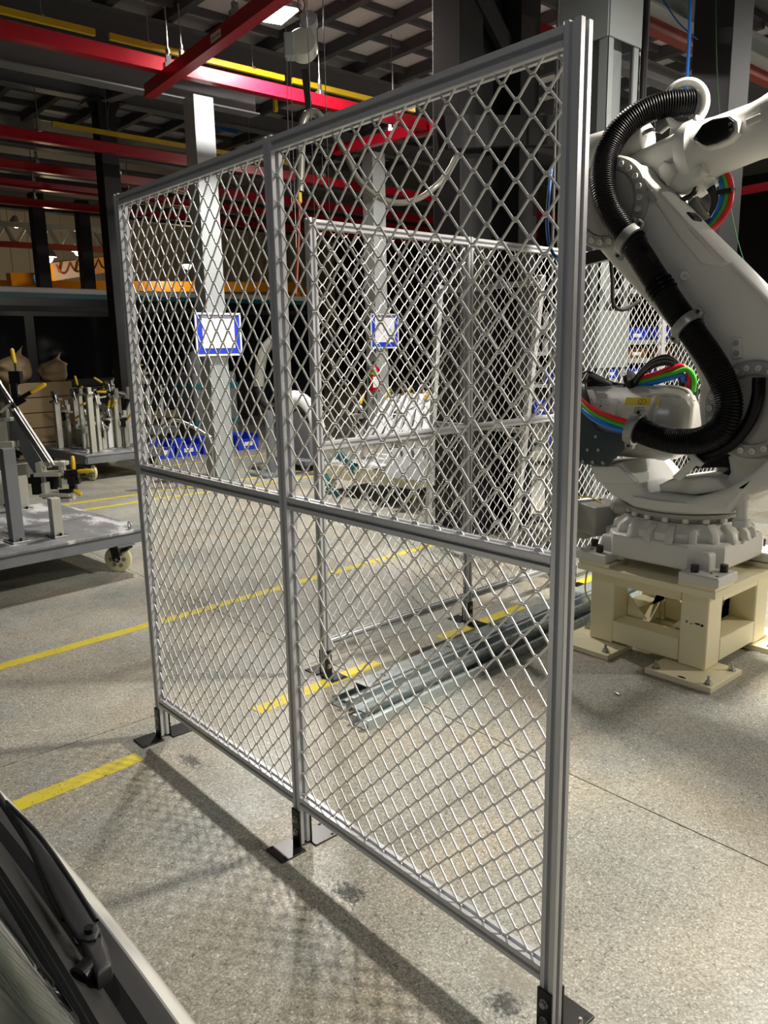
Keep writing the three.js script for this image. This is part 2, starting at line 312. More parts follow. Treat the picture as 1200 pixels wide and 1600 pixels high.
{ // latticed double column behind the fence
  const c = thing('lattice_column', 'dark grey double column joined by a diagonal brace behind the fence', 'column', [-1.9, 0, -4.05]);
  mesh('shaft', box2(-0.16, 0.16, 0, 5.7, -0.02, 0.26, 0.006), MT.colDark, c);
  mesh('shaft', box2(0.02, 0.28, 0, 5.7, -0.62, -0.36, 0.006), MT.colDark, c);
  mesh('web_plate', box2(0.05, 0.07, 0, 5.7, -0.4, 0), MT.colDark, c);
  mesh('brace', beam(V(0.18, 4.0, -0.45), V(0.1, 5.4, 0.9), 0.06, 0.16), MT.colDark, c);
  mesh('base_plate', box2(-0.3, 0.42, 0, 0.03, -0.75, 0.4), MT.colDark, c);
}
tag(mesh('steel_beam', [beam(onX(690, 208, -1.6), onX(893, 165, -1.6).setZ(-6.4), 0.1, 0.24)], MT.colDark), 'grey cross beam fixed to the dark double column', 'beam');
{ // boxed column with rectangular openings behind the near fence post
  const p = at(930, 300, 5.9), c = thing('built_up_column', 'pale grey built-up column with batten plates and dark openings', 'column', [p.x, 0, p.z]);
  const w = 0.2, d = 0.2;
  for (const sz of [-1, 1]) for (const sx of [-1, 1]) mesh('angle_post', [box2(sx * w, sx * (w - 0.07), 0, 5.7, sz * d, sz * (d - 0.012)), box2(sx * w, sx * (w - 0.012), 0, 5.7, sz * d, sz * (d - 0.07))], MT.colMid, c);
  for (const y of [0.3, 1.7, 3.95, 5.2]) for (const s of [-1, 1]) { mesh('batten_plate', box(0.012, 0.42, 0.4, [s * (w + 0.006), y, 0]), MT.colMid, c); mesh('batten_plate', box(0.4, 0.42, 0.012, [0, y, s * (d + 0.006)]), MT.colMid, c); }
  mesh('core', box2(-0.11, 0.11, 0, 5.7, -0.11, 0.11), MT.colMid, c);
  mesh('base_plate', box(0.6, 0.03, 0.6, [0, 0.015, 0]), MT.colMid, c);
}
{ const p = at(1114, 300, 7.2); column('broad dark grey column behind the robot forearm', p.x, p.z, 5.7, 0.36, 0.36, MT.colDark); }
for (const [u, d, r, m, lab] of [[870, 6.6, 0.014, MT.cast, 'thin bright conduit pipe standing between the columns'], [884, 6.9, 0.008, MT.cast, 'very thin bright rod standing between the columns'], [1006, 6.5, 0.03, MT.colDark, 'dark drop pipe beside the built-up column']]) {
  const p = at(u, 100, d); tag(mesh('drop_pipe', rod(V(p.x, u === 1006 ? 3.0 : 0, p.z), V(p.x, 5.75, p.z), r), m), lab, 'pipe');
}

// flood lamps: fitting, glowing lens and a light of the same size
const lampGlow = {};
LAMPS.forEach(([x, y, z, I, col], i) => {
  const t = thing('flood_lamp', i === 1 ? 'bright square flood lamp hanging beside the spring balancer' : 'square flood lamp on a stirrup under the deck', 'lamp', [x, y, z], 0, i === 1 ? undefined : 'flood lamps under the deck');
  const W = 0.34, D = 0.26;
  mesh('housing', [box(W + 0.04, 0.05, D + 0.04, [0, 0.04, 0], null, 0.008), ...[-3, -2, -1, 0, 1, 2, 3].map(k => box(0.008, 0.04, D, [k * 0.045, 0.08, 0]))], MT.colGrey, t);
  const glow = mesh('lens', box(W, 0.01, D, [0, 0.012, 0]), MT.lampGlow, t); glow.castShadow = false;
  mesh('stirrup', [box(0.02, 0.2, 0.04, [-W / 2 - 0.03, 0.13, 0]), box(0.02, 0.2, 0.04, [W / 2 + 0.03, 0.13, 0]), box(W + 0.08, 0.02, 0.04, [0, 0.23, 0]), box(0.03, 5.64 - y - 0.24, 0.03, [0, (5.64 - y + 0.24) / 2, 0])], MT.colGrey, t);
  const L = new THREE.RectAreaLight(col, I, W, D); L.position.set(0, -0.002, 0); L.rotation.x = -Math.PI / 2; t.add(L);
  if (i === 1) t.rotation.set(0.1, 0, 0.12);
});
// ================================================================ mesh safety fences
const PW = 0.04;
const profShape = (() => { // 40 mm slotted aluminium profile
  const a = PW / 2, s = 0.0062, d = 0.0115, c = 0.0015; const q = [];
  const side = [[-a + c, a], [-s, a], [-s, a - d], [s, a - d], [s, a], [a - c, a]];
  for (let k = 0; k < 4; k++) for (const [x, y] of side) { const t = -k * Math.PI / 2; q.push([x * Math.cos(t) - y * Math.sin(t), x * Math.sin(t) + y * Math.cos(t)]); }
  return shapeOf(q);
})();
function profGeo(L) { const g = new THREE.ExtrudeGeometry(profShape, { depth: L, bevelEnabled: false }); g.translate(0, 0, -L / 2); return g; }
const profUp = (L) => profGeo(L).rotateX(-Math.PI / 2), profAlong = (L) => profGeo(L).rotateY(Math.PI / 2);
// zigzag wires of one panel in the x, y plane
function meshPanel(parent, x0, x1, y0, y1, px, py, phx, phy, r, sides, mat) {
  const pn = part('mesh_panel', parent), hp = px / 2, hy = py / 2, fl = 0.0058, dz = r * 0.25;
  const kTop = Math.ceil((y1 - phy) / hy), kBot = Math.floor((y0 - phy) / hy);
  for (let k = kBot; k < kTop; k++) {                 // wire between node rows k and k + 1
    const yl = phy + k * hy, yh = yl + hy; let pts = [];
    const i0 = Math.floor((x0 - phx) / hp) - 1, i1 = Math.ceil((x1 - phx) / hp) + 1;
    for (let i = i0; i <= i1; i++) {
      const x = phx + i * hp, lowNode = ((i - k) % 2 === 0);   // a node sits on row k where i - k is even
      const y = lowNode ? yl + r : yh - r, z = lowNode ? dz : -dz;
      pts.push(V(x - fl, y, z), V(x + fl, y, z));
    }
    // clip in x, then split in y
    const segs = []; let cur = [];
    const cut = (a, b, t) => a.clone().lerp(b, t);
    for (let i = 0; i < pts.length - 1; i++) {
      let a = pts[i], b = pts[i + 1], t0 = 0, t1 = 1;
      for (const [c, lo, hi] of [['x', x0, x1], ['y', y0, y1]]) {
        const d = b[c] - a[c];
        if (Math.abs(d) < 1e-9) { if (a[c] < lo || a[c] > hi) t0 = 2; }
        else { const ta = (lo - a[c]) / d, tb = (hi - a[c]) / d; t0 = Math.max(t0, Math.min(ta, tb)); t1 = Math.min(t1, Math.max(ta, tb)); }
      }
      if (t0 >= t1) { if (cur.length > 1) segs.push(cur); cur = []; continue; }
      const A = cut(a, b, t0), B = cut(a, b, t1);
      if (!cur.length || cur[cur.length - 1].distanceTo(A) > 1e-6) { if (cur.length > 1) segs.push(cur); cur = [A]; }
      cur.push(B);
      if (t1 < 1) { if (cur.length > 1) segs.push(cur); cur = []; }
    }
    if (cur.length > 1) segs.push(cur);
    if (!segs.length) continue;
    if (segs.length === 1) mesh('wire', wireGeo(segs[0], r, sides), mat, pn);
    else if (sides > 6) for (const s of segs) mesh('wire', wireGeo(s, r, sides), mat, pn);
    else mesh('wire_ends', merge(segs.map(s => wireGeo(s, r, sides))), mat, pn).userData.kind = 'stuff';
  }
  return pn;
}
const boltGeo = [rod(V(0, 0, 0), V(0, 0, 0.009), 0.0085, 0.0085, 14), rod(V(0, 0, -0.002), V(0, 0, 0.001), 0.012, 0.012, 14)];
const boltMerged = merge([...boltGeo.map(g => g.clone())]);
const socketGeo = rod(V(0, 0, 0.0085), V(0, 0, 0.0095), 0.004, 0.004, 6);
function foot(parent, x, zs, anchor) {           // angle bracket on one face of a post: zs = +1 front, -1 back
  const f = part('foot_bracket', parent), z = zs > 0 ? 0 : -PW, s = zs;
  const T = 0.006;
  mesh('bracket_plate', [box2(x - 0.002, x + PW + 0.002, 0.004, 0.135, z, z + s * T, 0.0015)], MT.blackPaint, f);
  const sh = shapeOf([[x - 0.028, 0], [x + PW + 0.028, 0], [x + PW + 0.028, 0.09], [x - 0.028, 0.09]].map(([a, b]) => [a, b]));
  const pl = box2(x - 0.03, x + PW + 0.03, 0, 0.006, z, z + s * 0.1, 0.002);
  mesh('foot_plate', pl, MT.blackPaint, f);
  for (const dx of [-0.018, PW + 0.018]) mesh('hole', rod(V(x + dx, 0.0055, z + s * 0.08), V(x + dx, 0.0066, z + s * 0.08), 0.006, 0.006, 12), MT.blackMatte, f);
  for (const y of [0.05, 0.1]) { const b = mesh('bolt', boltMerged, MT.steel, f); b.position.set(x + PW / 2, y, z + s * T); if (s < 0) b.rotation.y = Math.PI; }
}
function fence(name, label, pos, turn, posts, H, M, Bt, panels, sides, r, floorY = 0, feetAt) {
  const t = thing(name, label, 'safety fence', pos, turn);
  posts.forEach((x, i) => {
    const p = mesh('post', profUp(H - 0.01), MT.alu, t); p.position.set(x + PW / 2, 0.01 + (H - 0.01) / 2, -PW / 2);
    foot(t, x, 1); foot(t, x, -1);
  });
  for (let i = 0; i < posts.length - 1; i++) {
    const a = posts[i] + PW, b = posts[i + 1], L = b - a, g = profAlong(L - 0.0008);
    for (const y of [H - 0.005, M, Bt]) { const rl = mesh('rail', g, MT.alu, t); rl.position.set((a + b) / 2, y - PW / 2, -PW / 2); }
    const up = panels[i][0], lo = panels[i][1];
    const top = meshPanel(t, a - 0.006, b + 0.006, M - 0.006, H - 0.005 - PW + 0.006, ...up, r, sides, MT.wire); top.position.z = -PW / 2;
    const low = meshPanel(t, a - 0.006, b + 0.006, Bt - 0.006, M - PW + 0.006, ...lo, r, sides, MT.wire); low.position.z = -PW / 2;
  }
  return t;
}
const FH = 2.2671, FM = 1.2192, FB = 0.1882, XB = 1.0583, XC = 2.106;
fence('mesh_fence', 'two-bay aluminium framed diamond mesh fence standing on three black feet', [0, 0, 0], 0, [0, XB, XC], FH, FM, FB,
  [[[0.0745, 0.078, 0.102, 2.2015], [0.0745, 0.078, 0.102, 1.1635]], [[0.08, 0.078, 2.019, 2.2015], [0.08, 0.078, 2.019, 1.1635]]], 8, 0.0031);
// the second fence runs away from the first one's far post, square to it
const SX = 0.0, SZ = -0.935;
fence('mesh_fence', 'long mesh fence running square to the front one behind the robot', [SX, 0, SZ], Math.PI / 2 + 0.03, [0, 1.12, 2.24, 3.36, 4.48], FH, FM, FB,
  [0, 1, 2, 3].map(() => [[0.0785, 0.078, 0.08, 2.2015], [0.0785, 0.078, 0.08, 1.1635]]), 5, 0.0027);
// ================================================================ robot stand
const PY = 0.47, PX = 1.0, PZ = -2.67;
{
  const t = thing('robot_stand', 'cream painted welded steel stand bolted to the floor under the robot', 'stand', [PX, 0, PZ]);
  mesh('top_plate', box2(-0.4, 0.4, PY - 0.036, PY, -0.4, 0.4, 0.004), MT.cream, t);
  const o = 0.345, w = 0.15;
  for (const i of [-1, 1]) for (const j of [-1, 1]) {
    mesh('leg', box2(i * o, i * (o - w), 0.03, PY - 0.036, j * o, j * (o - w), 0.012), MT.cream, t);
    const cx = i * 0.287, cz = j * 0.35;
    const fp = part('foot_plate', t);
    mesh('plate', box2(i * 0.11, i * 0.464, 0, 0.03, j * 0.185, j * 0.515, 0.003), MT.cream, fp);
    for (const [bx, bz] of [[0.15, 0.475], [0.43, 0.475], [0.43, 0.23]]) {
      mesh('washer', rod(V(i * bx, 0.03, j * bz), V(i * bx, 0.034, j * bz), 0.022, 0.022, 14), MT.steel, fp);
      mesh('nut', rod(V(i * bx, 0.034, j * bz), V(i * bx, 0.05, j * bz), 0.015, 0.015, 6), MT.steel, fp);
      mesh('stud', rod(V(i * bx, 0.05, j * bz), V(i * bx, 0.072, j * bz), 0.007, 0.007, 8), MT.steel, fp);
    }
    // robot mounting pad with cut corner
    mesh('mounting_pad', box2(i * 0.395, i * 0.2, PY, PY + 0.024, j * 0.395, j * 0.2, 0.003), MT.cream, t);
    // gussets inside the lower frame
    const g = new THREE.BufferGeometry(), X = i * (o - w), Z = j * (o - w);
    mesh('gusset', [slab([[0, 0], [0.12, 0], [0, 0.12]].map(([a, b]) => [X - i * a, 0.165 + b]), Z - 0.005, Z + 0.005), slab([[0, 0], [0.12, 0], [0, 0.12]].map(([a, b]) => [a * j, b]), -0.005, 0.005).rotateY(-Math.PI / 2).scale(1, 1, -1).translate(X, 0.165, Z)], MT.cream, t);
  }
  for (const s of [-1, 1]) {
    mesh('lower_beam', box2(-o + w, o - w, 0.045, 0.165, s * o, s * (o - 0.13), 0.006), MT.cream, t);
    mesh('lower_beam', box2(s * o, s * (o - 0.13), 0.045, 0.165, -o + w, o - w, 0.006), MT.cream, t);
    mesh('upper_beam', box2(-o + w, o - w, PY - 0.1, PY - 0.036, s * o, s * (o - 0.1), 0.004), MT.cream, t);
    mesh('upper_beam', box2(s * o, s * (o - 0.1), PY - 0.1, PY - 0.036, -o + w, o - w, 0.004), MT.cream, t);
  }
  // chipped paint on the near leg
  seed = 31;
  for (const [u, v, w2, h2] of [[1090, 975, 0.05, 0.012], [1097, 978, 0.02, 0.02], [1073, 971, 0.012, 0.02], [1080, 974, 0.01, 0.01]]) { const p = onZ(u, v, PZ + o); mesh('paint_chip', slab(Array.from({ length: 9 }, (_, k) => { const a = k / 9 * 6.283; return [p.x - PX + Math.cos(a) * w2 / 2 * rnd(0.5, 1), p.y + Math.sin(a) * h2 / 2 * rnd(0.5, 1)]; }), o - 0.0002, o + 0.0006), MT.blackMatte, t); }
  for (const [u, v, w2, h2] of [[1065, 1058, 0.06, 0.01]]) { const p = onZ(u, v, PZ + 0.515); mesh('paint_chip', slab(Array.from({ length: 9 }, (_, k) => { const a = k / 9 * 6.283; return [p.x - PX + Math.cos(a) * w2 / 2 * rnd(0.6, 1), p.y + Math.sin(a) * h2 / 2 * rnd(0.6, 1)]; }), 0.5149, 0.5156), MT.blackMatte, t); }
}
tag(mesh('floor_pin', rod(V(0, 0, 0), V(0.03, 0, 0.012), 0.006, 0.006, 10).translate(...onY(962, 1082, 0.006).toArray()), MT.steel), 'small steel pin lying loose on the floor before the robot stand', 'pin');

// ================================================================ robot
const RY = 0, RO = V(PX, PY, PZ), RR = V(Math.cos(RY), 0, -Math.sin(RY)), RF = V(Math.sin(RY), 0, Math.cos(RY));   // the arm works in a plane along the stand
function RP(u, v, zl = 0) { const d = rayOf(u, v), o = RO.clone().addScaledVector(RF, zl), t = o.sub(CAM).dot(RF) / d.dot(RF); const X = CAM.clone().addScaledVector(d, t).sub(RO); return [X.dot(RR), X.y]; }
const R3 = (u, v, zl) => { const q = RP(u, v, zl); return V(q[0], q[1], zl); };
const outline = (pts, zl) => pts.map(([u, v]) => RP(u, v, zl));
{
  const t = thing('industrial_robot', 'white six-axis industrial robot arm with black corrugated hose on the cream stand', 'robot', RO.toArray(), RY);
  const W = MT.robot, G = MT.robotGrey;
  // ---- base casting, square to the stand
  const base = part('base', t); base.rotation.y = -RY;
  const B0 = 0.024;
  const oct = (h, c) => [[-h, -h + c], [-h + c, -h], [h - c, -h], [h, -h + c], [h, h - c], [h - c, h], [-h + c, h], [-h, h - c]];
  mesh('casting', [
    slab(oct(0.345, 0.13), 0, 0.135, 0.02).rotateX(-Math.PI / 2).translate(0, B0 + 0.035, 0),
    lathe([[0.0, 0], [0.33, 0], [0.33, 0.5], [0.3, 0.8], [0.285, 1], [0, 1]], V(0, B0 + 0.16, 0), V(0, B0 + 0.255, 0), 48),
  ], W, base);
  for (let k = 0; k < 20; k++) { // cooling-fin like wedges round the ring
    const a = k / 20 * Math.PI * 2; const g = slab([[0.27, 0], [0.375, 0], [0.36, 0.045], [0.31, 0.085], [0.27, 0.085]], -0.02, 0.02, 0.004); g.rotateY(a); g.translate(0, B0 + 0.165, 0); mesh('rib', g, W, base);
  }
  for (const i of [-1, 1]) for (const j of [-1, 1]) {
    const f = part('mounting_foot', base); f.position.set(i * 0.315, B0, j * 0.315);
    mesh('lug', [box(0.21, 0.05, 0.21, [0, 0.028, 0], null, 0.01), box(0.15, 0.13, 0.15, [-i * 0.075, 0.075, -j * 0.075], null, 0.02)], W, f);
    for (const [a, b] of [[0.06, -0.04], [-0.04, 0.06]]) { mesh('cap_screw', [rod(V(i * a, 0.053, j * b), V(i * a, 0.09, j * b), 0.02, 0.02, 16)], MT.blackPaint, f); }
    for (const [a, b] of [[0.03, 0.03], [0.075, 0.06]]) mesh('hole', rod(V(i * a, 0.0525, j * b), V(i * a, 0.0542, j * b), 0.008, 0.008, 10), MT.blackMatte, f);
  }
  mesh('turning_ring', [lathe([[0, 0], [0.27, 0], [0.27, 1], [0, 1]], V(0, B0 + 0.25, 0), V(0, B0 + 0.29, 0), 48), lathe([[0, 0], [0.31, 0], [0.31, 1], [0, 1]], V(0, B0 + 0.285, 0), V(0, B0 + 0.305, 0), 48)], G, base);
  for (let k = 0; k < 18; k++) { const a = k / 18 * Math.PI * 2; mesh('flange_bolt', rod(V(Math.cos(a) * 0.288, B0 + 0.262, Math.sin(a) * 0.288), V(Math.cos(a) * 0.288, B0 + 0.288, Math.sin(a) * 0.288), 0.02, 0.02, 6), W, base); }
  // connector box on the base
  const cb = part('connector_box', t);
  const p0 = RP(940, 800, 0.1);
  mesh('box_body', box(0.24, 0.17, 0.22, [p0[0] - 0.01, p0[1] - 0.03, 0.1], [0, -0.4, 0], 0.01), G, cb);
  mesh('box_flange', box(0.02, 0.19, 0.24, [p0[0] - 0.1, p0[1] - 0.03, 0.14], [0, -0.4, 0], 0.004), MT.plastic, cb);
  mesh('gland', [rod(R3(965, 790, 0.15), R3(985, 795, 0.15), 0.05, 0.05, 10), rod(R3(960, 785, 0.15), R3(966, 790, 0.15), 0.035, 0.05, 8)], G, cb);

  { // white lidded terminal box on the left of the base
    const g = part('terminal_box', t), q = R3(926, 822, -0.02), tp = R3(926, 792, -0.02).y;
    mesh('case', box(0.2, tp - 0.06, 0.3, [q.x - 0.05, (tp + 0.06) / 2, -0.02], null, 0.006), G, g); mesh('lid', box(0.3, 0.018, 0.34, [q.x + 0.0, tp + 0.01, -0.02], null, 0.004), MT.white, g); mesh('red_sticker', box(0.08, 0.001, 0.05, [q.x, tp + 0.0195, 0.05]), MT.red, g);
    mesh('earth_wire', tube([[905, 776, 0.0], [925, 778, 0.06], [943, 788, 0.12], [950, 796, 0.15]].map(z => R3(...z)), 0.005, 6, 30), MT.yellowPaint, g);
  }
  mesh('earth_wire', tube([[922, 878, 0.1], [916, 900, 0.1], [915, 925, 0.1], [922, 940, 0.1]].map(z => R3(...z)), 0.005, 6, 30), MT.yellowPaint, t);
  // ---- slewing frame
  const fr = part('slewing_frame', t), z0 = -0.27, z1 = 0.27;
  mesh('saddle', [
    slab(outline([[922, 724], [972, 722], [1002, 755], [1016, 770], [1082, 778], [1135, 764], [1170, 742], [1200, 716], [1240, 690], [1240, 730], [1205, 765], [1178, 775], [1160, 772], [1150, 790], [1142, 803], [1000, 803], [985, 788], [958, 775], [940, 757]], 0.25), z0 + 0.05, z1, 0.03),
    lathe([[0, 0], [0.29, 0], [0.315, 0.3], [0.315, 1], [0, 1]], V(-0.0, B0 + 0.305, 0), V(0, B0 + 0.37, 0), 48),
  ], W, fr);
  mesh('wing_cover', slab(outline([[924, 728], [968, 728], [996, 752], [990, 756], [935, 753]], 0.27), 0.265, 0.285, 0.006), W, fr);
  mesh('saddle_block', slab(outline([[1028, 758], [1048, 748], [1098, 743], [1120, 748], [1140, 766], [1082, 774], [1030, 770]], 0.2), -0.1, 0.2, 0.02), W, fr);
  mesh('rear_housing', slab(outline([[1120, 770], [1118, 720], [1140, 698], [1175, 690], [1240, 690], [1240, 720], [1180, 755]], 0), -0.28, 0.02, 0.03), G, fr);
  mesh('fork_arm', slab(outline([[1135, 768], [1150, 735], [1146, 712], [1160, 700], [1240, 700], [1240, 730], [1170, 762]], 0.05), 0.0, 0.12, 0.02), W, fr);
  mesh('stay_rod', [rod(R3(1160, 815, 0.22), R3(1160, 768, 0.22), 0.028, 0.028, 16), rod(R3(1160, 792, 0.22), R3(1160, 768, 0.22), 0.034, 0.034, 16), rod(R3(1159, 822, 0.22), R3(1159, 812, 0.22), 0.045, 0.04, 16)], W, fr);
  mesh('cable_bracket', [slab(outline([[1051, 745], [1079, 718], [1073, 710], [1080, 706], [1100, 724], [1094, 730], [1088, 727], [1062, 752]], 0.3), 0.29, 0.306, 0.003)], W, fr);

  // ---- lower arm (shoulder to elbow)
  const la = part('lower_arm', t), A0 = -0.02, A1 = 0.2;
  mesh('arm_casting', slab(outline([[912, 322], [917, 290], [935, 262], [965, 248], [995, 256], [1012, 276], [1078, 347], [1140, 408], [1200, 470], [1245, 520], [1270, 590], [1268, 650], [1240, 695], [1195, 718], [1150, 718], [1110, 698], [1092, 665], [1088, 630], [1091, 602], [1082, 574], [1053, 522], [1000, 464], [957, 418], [920, 374]], A1), A0, A1, 0.035), W, la);
  // raised web along the arm's upper side
  mesh('arm_ridge', slab(outline([[1000, 268], [1016, 280], [1080, 349], [1141, 410], [1128, 418], [1098, 413], [1060, 370], [1022, 312]], A1), A0 + 0.02, A1 + 0.02, 0.02), W, la);
  mesh('ridge_pad', slab(outline([[1012, 297], [1019, 297], [1027, 313], [1018, 316], [1011, 306]], A1 + 0.02), A1 + 0.015, A1 + 0.026, 0.002), G, la);
  const disc = (u, v, r, n, name, br) => {
    const c = R3(u, v, A1), d = part(name, la);
    mesh('rim', lathe([[0, 0], [r, 0], [r, 0.7], [r * 0.96, 1], [r * 0.72, 1], [r * 0.7, 0.55], [0, 0.55]], c.clone().setZ(A1 - 0.02), c.clone().setZ(A1 + 0.022), 48), G, d);
    for (let k = 0; k < n; k++) { const a = k / n * Math.PI * 2; const q = V(c.x + Math.cos(a) * r * br, c.y + Math.sin(a) * r * br, A1 + 0.02); mesh('bolt', lathe([[0, 0], [0.015, 0], [0.015, 1], [0.008, 1], [0.008, 0.5], [0, 0.5]], q, q.clone().setZ(A1 + 0.036), 12), W, d); }
    return c;
  };
  const eC = disc(952, 318, 0.235, 22, 'elbow_flange', 0.84), sC = disc(1176, 640, 0.235, 22, 'shoulder_flange', 0.84);
  mesh('elbow_cap', lathe([[0, 0], [0.17, 0], [0.16, 1], [0, 1]], eC.clone().setZ(A1), eC.clone().setZ(A1 + 0.03), 40), G, la);
  mesh('plug', [lathe([[0, 0], [0.026, 0], [0.022, 1], [0.01, 1], [0.008, 0.4], [0, 0.4]], R3(1070, 431, A1), R3(1070, 431, A1 + 0.012).setZ(A1 + 0.014), 20)], W, la);
  { const c = R3(1152, 544, A1); const g = part('lifting_boss', la); mesh('boss', box(0.05, 0.1, 0.02, [c.x, c.y, A1 + 0.004], [0, 0, 0.12], 0.009), W, g); for (const s of [-1, 1]) mesh('boss_screw', rod(V(c.x - s * 0.003, c.y + s * 0.024, A1 + 0.012), V(c.x - s * 0.003, c.y + s * 0.024, A1 + 0.017), 0.015, 0.015, 14), G, g); }
  mesh('oval_cap', box(0.06, 0.025, 0.09, [R3(1084, 340, 0.1).x, R3(1084, 340, 0.1).y, 0.1], [0, 0, -0.8], 0.01), MT.blackMatte, la);

  // ---- elbow casting and forearm
  const ua = part('upper_arm', t);
  mesh('elbow_casting', [
    slab(outline([[935, 282], [940, 262], [985, 238], [1018, 222], [1050, 206], [1080, 196], [1094, 205], [1100, 250], [1098, 275], [1075, 292], [1062, 302], [1040, 300], [1022, 282], [1000, 262], [960, 300]], 0.06), -0.2, 0.06, 0.04),
    rod(eC.clone().setZ(-0.25), eC.clone().setZ(0.0), 0.2, 0.2, 40),
  ], W, ua);
  mesh('axis_motor', [lathe([[0, 0], [0.085, 0], [0.098, 0.06], [0.098, 0.9], [0.08, 1], [0, 1]], R3(916, 242, -0.02), R3(1012, 216, -0.02), 32)], W, ua);
  mesh('casting_boss', [slab(outline([[1024, 262], [1036, 250], [1050, 254], [1052, 268], [1040, 290], [1028, 278]], 0.1), 0.0, 0.1, 0.02)], W, ua);
  mesh('casting_stub', rod(R3(1095, 270, 0.06), R3(1103, 264, 0.06), 0.03, 0.03, 12), W, ua);
  const F0 = R3(1074, 246, -0.06), F1 = R3(1260, 176, -0.06), FA = F1.clone().sub(F0).normalize(), F2 = F1.clone().addScaledVector(FA, 0.55);
  mesh('forearm_tube', [
    lathe([[0, 0], [0.15, 0], [0.165, 0.05], [0.165, 0.12], [0.148, 0.16], [0.138, 0.3], [0.132, 0.62], [0.138, 0.7], [0.15, 0.78], [0.15, 1], [0, 1]], F0, F1, 48),
  ], W, ua);
  mesh('forearm_end', lathe([[0.14, 0], [0.13, 0.3], [0.12, 1], [0, 1]], F1, F2, 40), W, ua);
  mesh('wrist', lathe([[0, 0], [0.12, 0], [0.12, 1], [0, 1]], F2.clone().add(V(0.06, 0, -0.13)), F2.clone().add(V(0.06, 0, 0.13)), 32), W, ua);
  mesh('tool_flange', lathe([[0, 0], [0.1, 0], [0.1, 1], [0, 1]], F2.clone().add(V(0.06, -0.1, 0)), F2.clone().add(V(0.06, -0.2, 0)), 28), MT.cast, ua);
  // flat black cover plate bolted on the near side of the forearm
  const fz = 0.118;
  mesh('cover_plate', slab(outline([[1084, 216], [1098, 196], [1112, 188], [1138, 183], [1147, 190], [1147, 204], [1137, 216], [1120, 224], [1104, 228], [1098, 226]], fz), fz - 0.01, fz + 0.008, 0.003), MT.blackPaint, ua);
  mesh('cover_seat', slab(outline([[1079, 217], [1096, 193], [1112, 184], [1140, 179], [1152, 188], [1152, 207], [1140, 220], [1120, 229], [1103, 233], [1095, 231]], fz), 0.02, fz - 0.006, 0.012), W, ua);
  for (const [u, v] of [[1087, 217], [1141, 194], [1142, 203]]) mesh('cover_screw', rod(R3(u, v, fz + 0.006), R3(u, v, fz + 0.006).setZ(fz + 0.013), 0.008, 0.008, 12), MT.steel, ua);
  { const c = R3(1178, 188, 0.085); mesh('oval_boss', box(0.075, 0.035, 0.02, [c.x, c.y, 0.088], [0, 0, 0.22], 0.009), W, ua); }
  mesh('top_bracket', [slab(outline([[985, 215], [1022, 200], [1024, 206], [988, 222]], 0.0), -0.02, 0.03, 0.003), slab(outline([[1024, 188], [1040, 182], [1044, 196], [1030, 208], [1024, 206]], 0.03), 0.0, 0.035, 0.003)], MT.cast, ua);
  // hose guide ring
  { const c = R3(1070, 163, -0.03); const g = new THREE.TorusGeometry(0.105, 0.022, 10, 40); g.scale(0.95, 1.0, 1.3); g.rotateY(0.5); g.translate(c.x, c.y, c.z);
    mesh('hose_guide', [g, slab(outline([[1050, 196], [1078, 196], [1090, 180], [1098, 200], [1090, 216], [1048, 214]], -0.02), -0.08, 0.0, 0.01)], W, ua); }

  // ---- dress pack: corrugated hose
  const HZ = A1 + 0.105;
  const hosePts = [[1082, 161, -0.06], [1062, 162, -0.01], [1030, 166, 0.06], [995, 181, 0.13], [965, 208, 0.19], [946, 246, 0.24], [942, 290, HZ], [953, 328, HZ + 0.01], [977, 364, HZ], [993, 388, HZ], [1025, 438, HZ], [1056, 484, HZ], [1085, 524, HZ], [1110, 560, HZ], [1130, 597, HZ + 0.01], [1139, 634, HZ + 0.02], [1128, 668, HZ + 0.03], [1100, 686, HZ + 0.03], [1062, 690, HZ + 0.04], [1025, 682, HZ + 0.05], [992, 670, HZ + 0.06]].map(q => R3(...q));
  const hc = new THREE.CatmullRomCurve3(hosePts, false, 'centripetal'), HL = hc.getLength();
  {
    const pitch = 0.0125, n = Math.floor(HL / pitch), pos = [], idx = [], S = 20, fr2 = hc.computeFrenetFrames(n * 4, false); let ring = 0;
    for (let i = 0; i <= n * 4; i++) {
      const u = i / (n * 4), p = hc.getPointAt(u), ph = i % 4, r = 0.061 + (ph === 0 || ph === 1 ? 0.0035 : -0.0025);
      for (let k = 0; k < S; k++) { const a = k / S * Math.PI * 2; const d = fr2.normals[i].clone().multiplyScalar(Math.cos(a)).addScaledVector(fr2.binormals[i], Math.sin(a)); pos.push(p.x + d.x * r, p.y + d.y * r, p.z + d.z * r); }
      if (i > 0) for (let k = 0; k < S; k++) { const a = (i - 1) * S + k, b = (i - 1) * S + (k + 1) % S; idx.push(a, b, a + S, b, b + S, a + S); }
    }
    const g = new THREE.BufferGeometry(); g.setAttribute('position', new THREE.Float32BufferAttribute(pos, 3)); g.setIndex(idx); g.computeVertexNormals();
    mesh('corrugated_hose', g, MT.hose, t).userData.label = 'thick black corrugated hose';
  }
  const hoseTan = (p) => { let best = 0, bd = 1e9; for (let i = 0; i <= 400; i++) { const d = hc.getPointAt(i / 400).distanceTo(p); if (d < bd) { bd = d; best = i / 400; } } return [hc.getPointAt(best), hc.getTangentAt(best)]; };
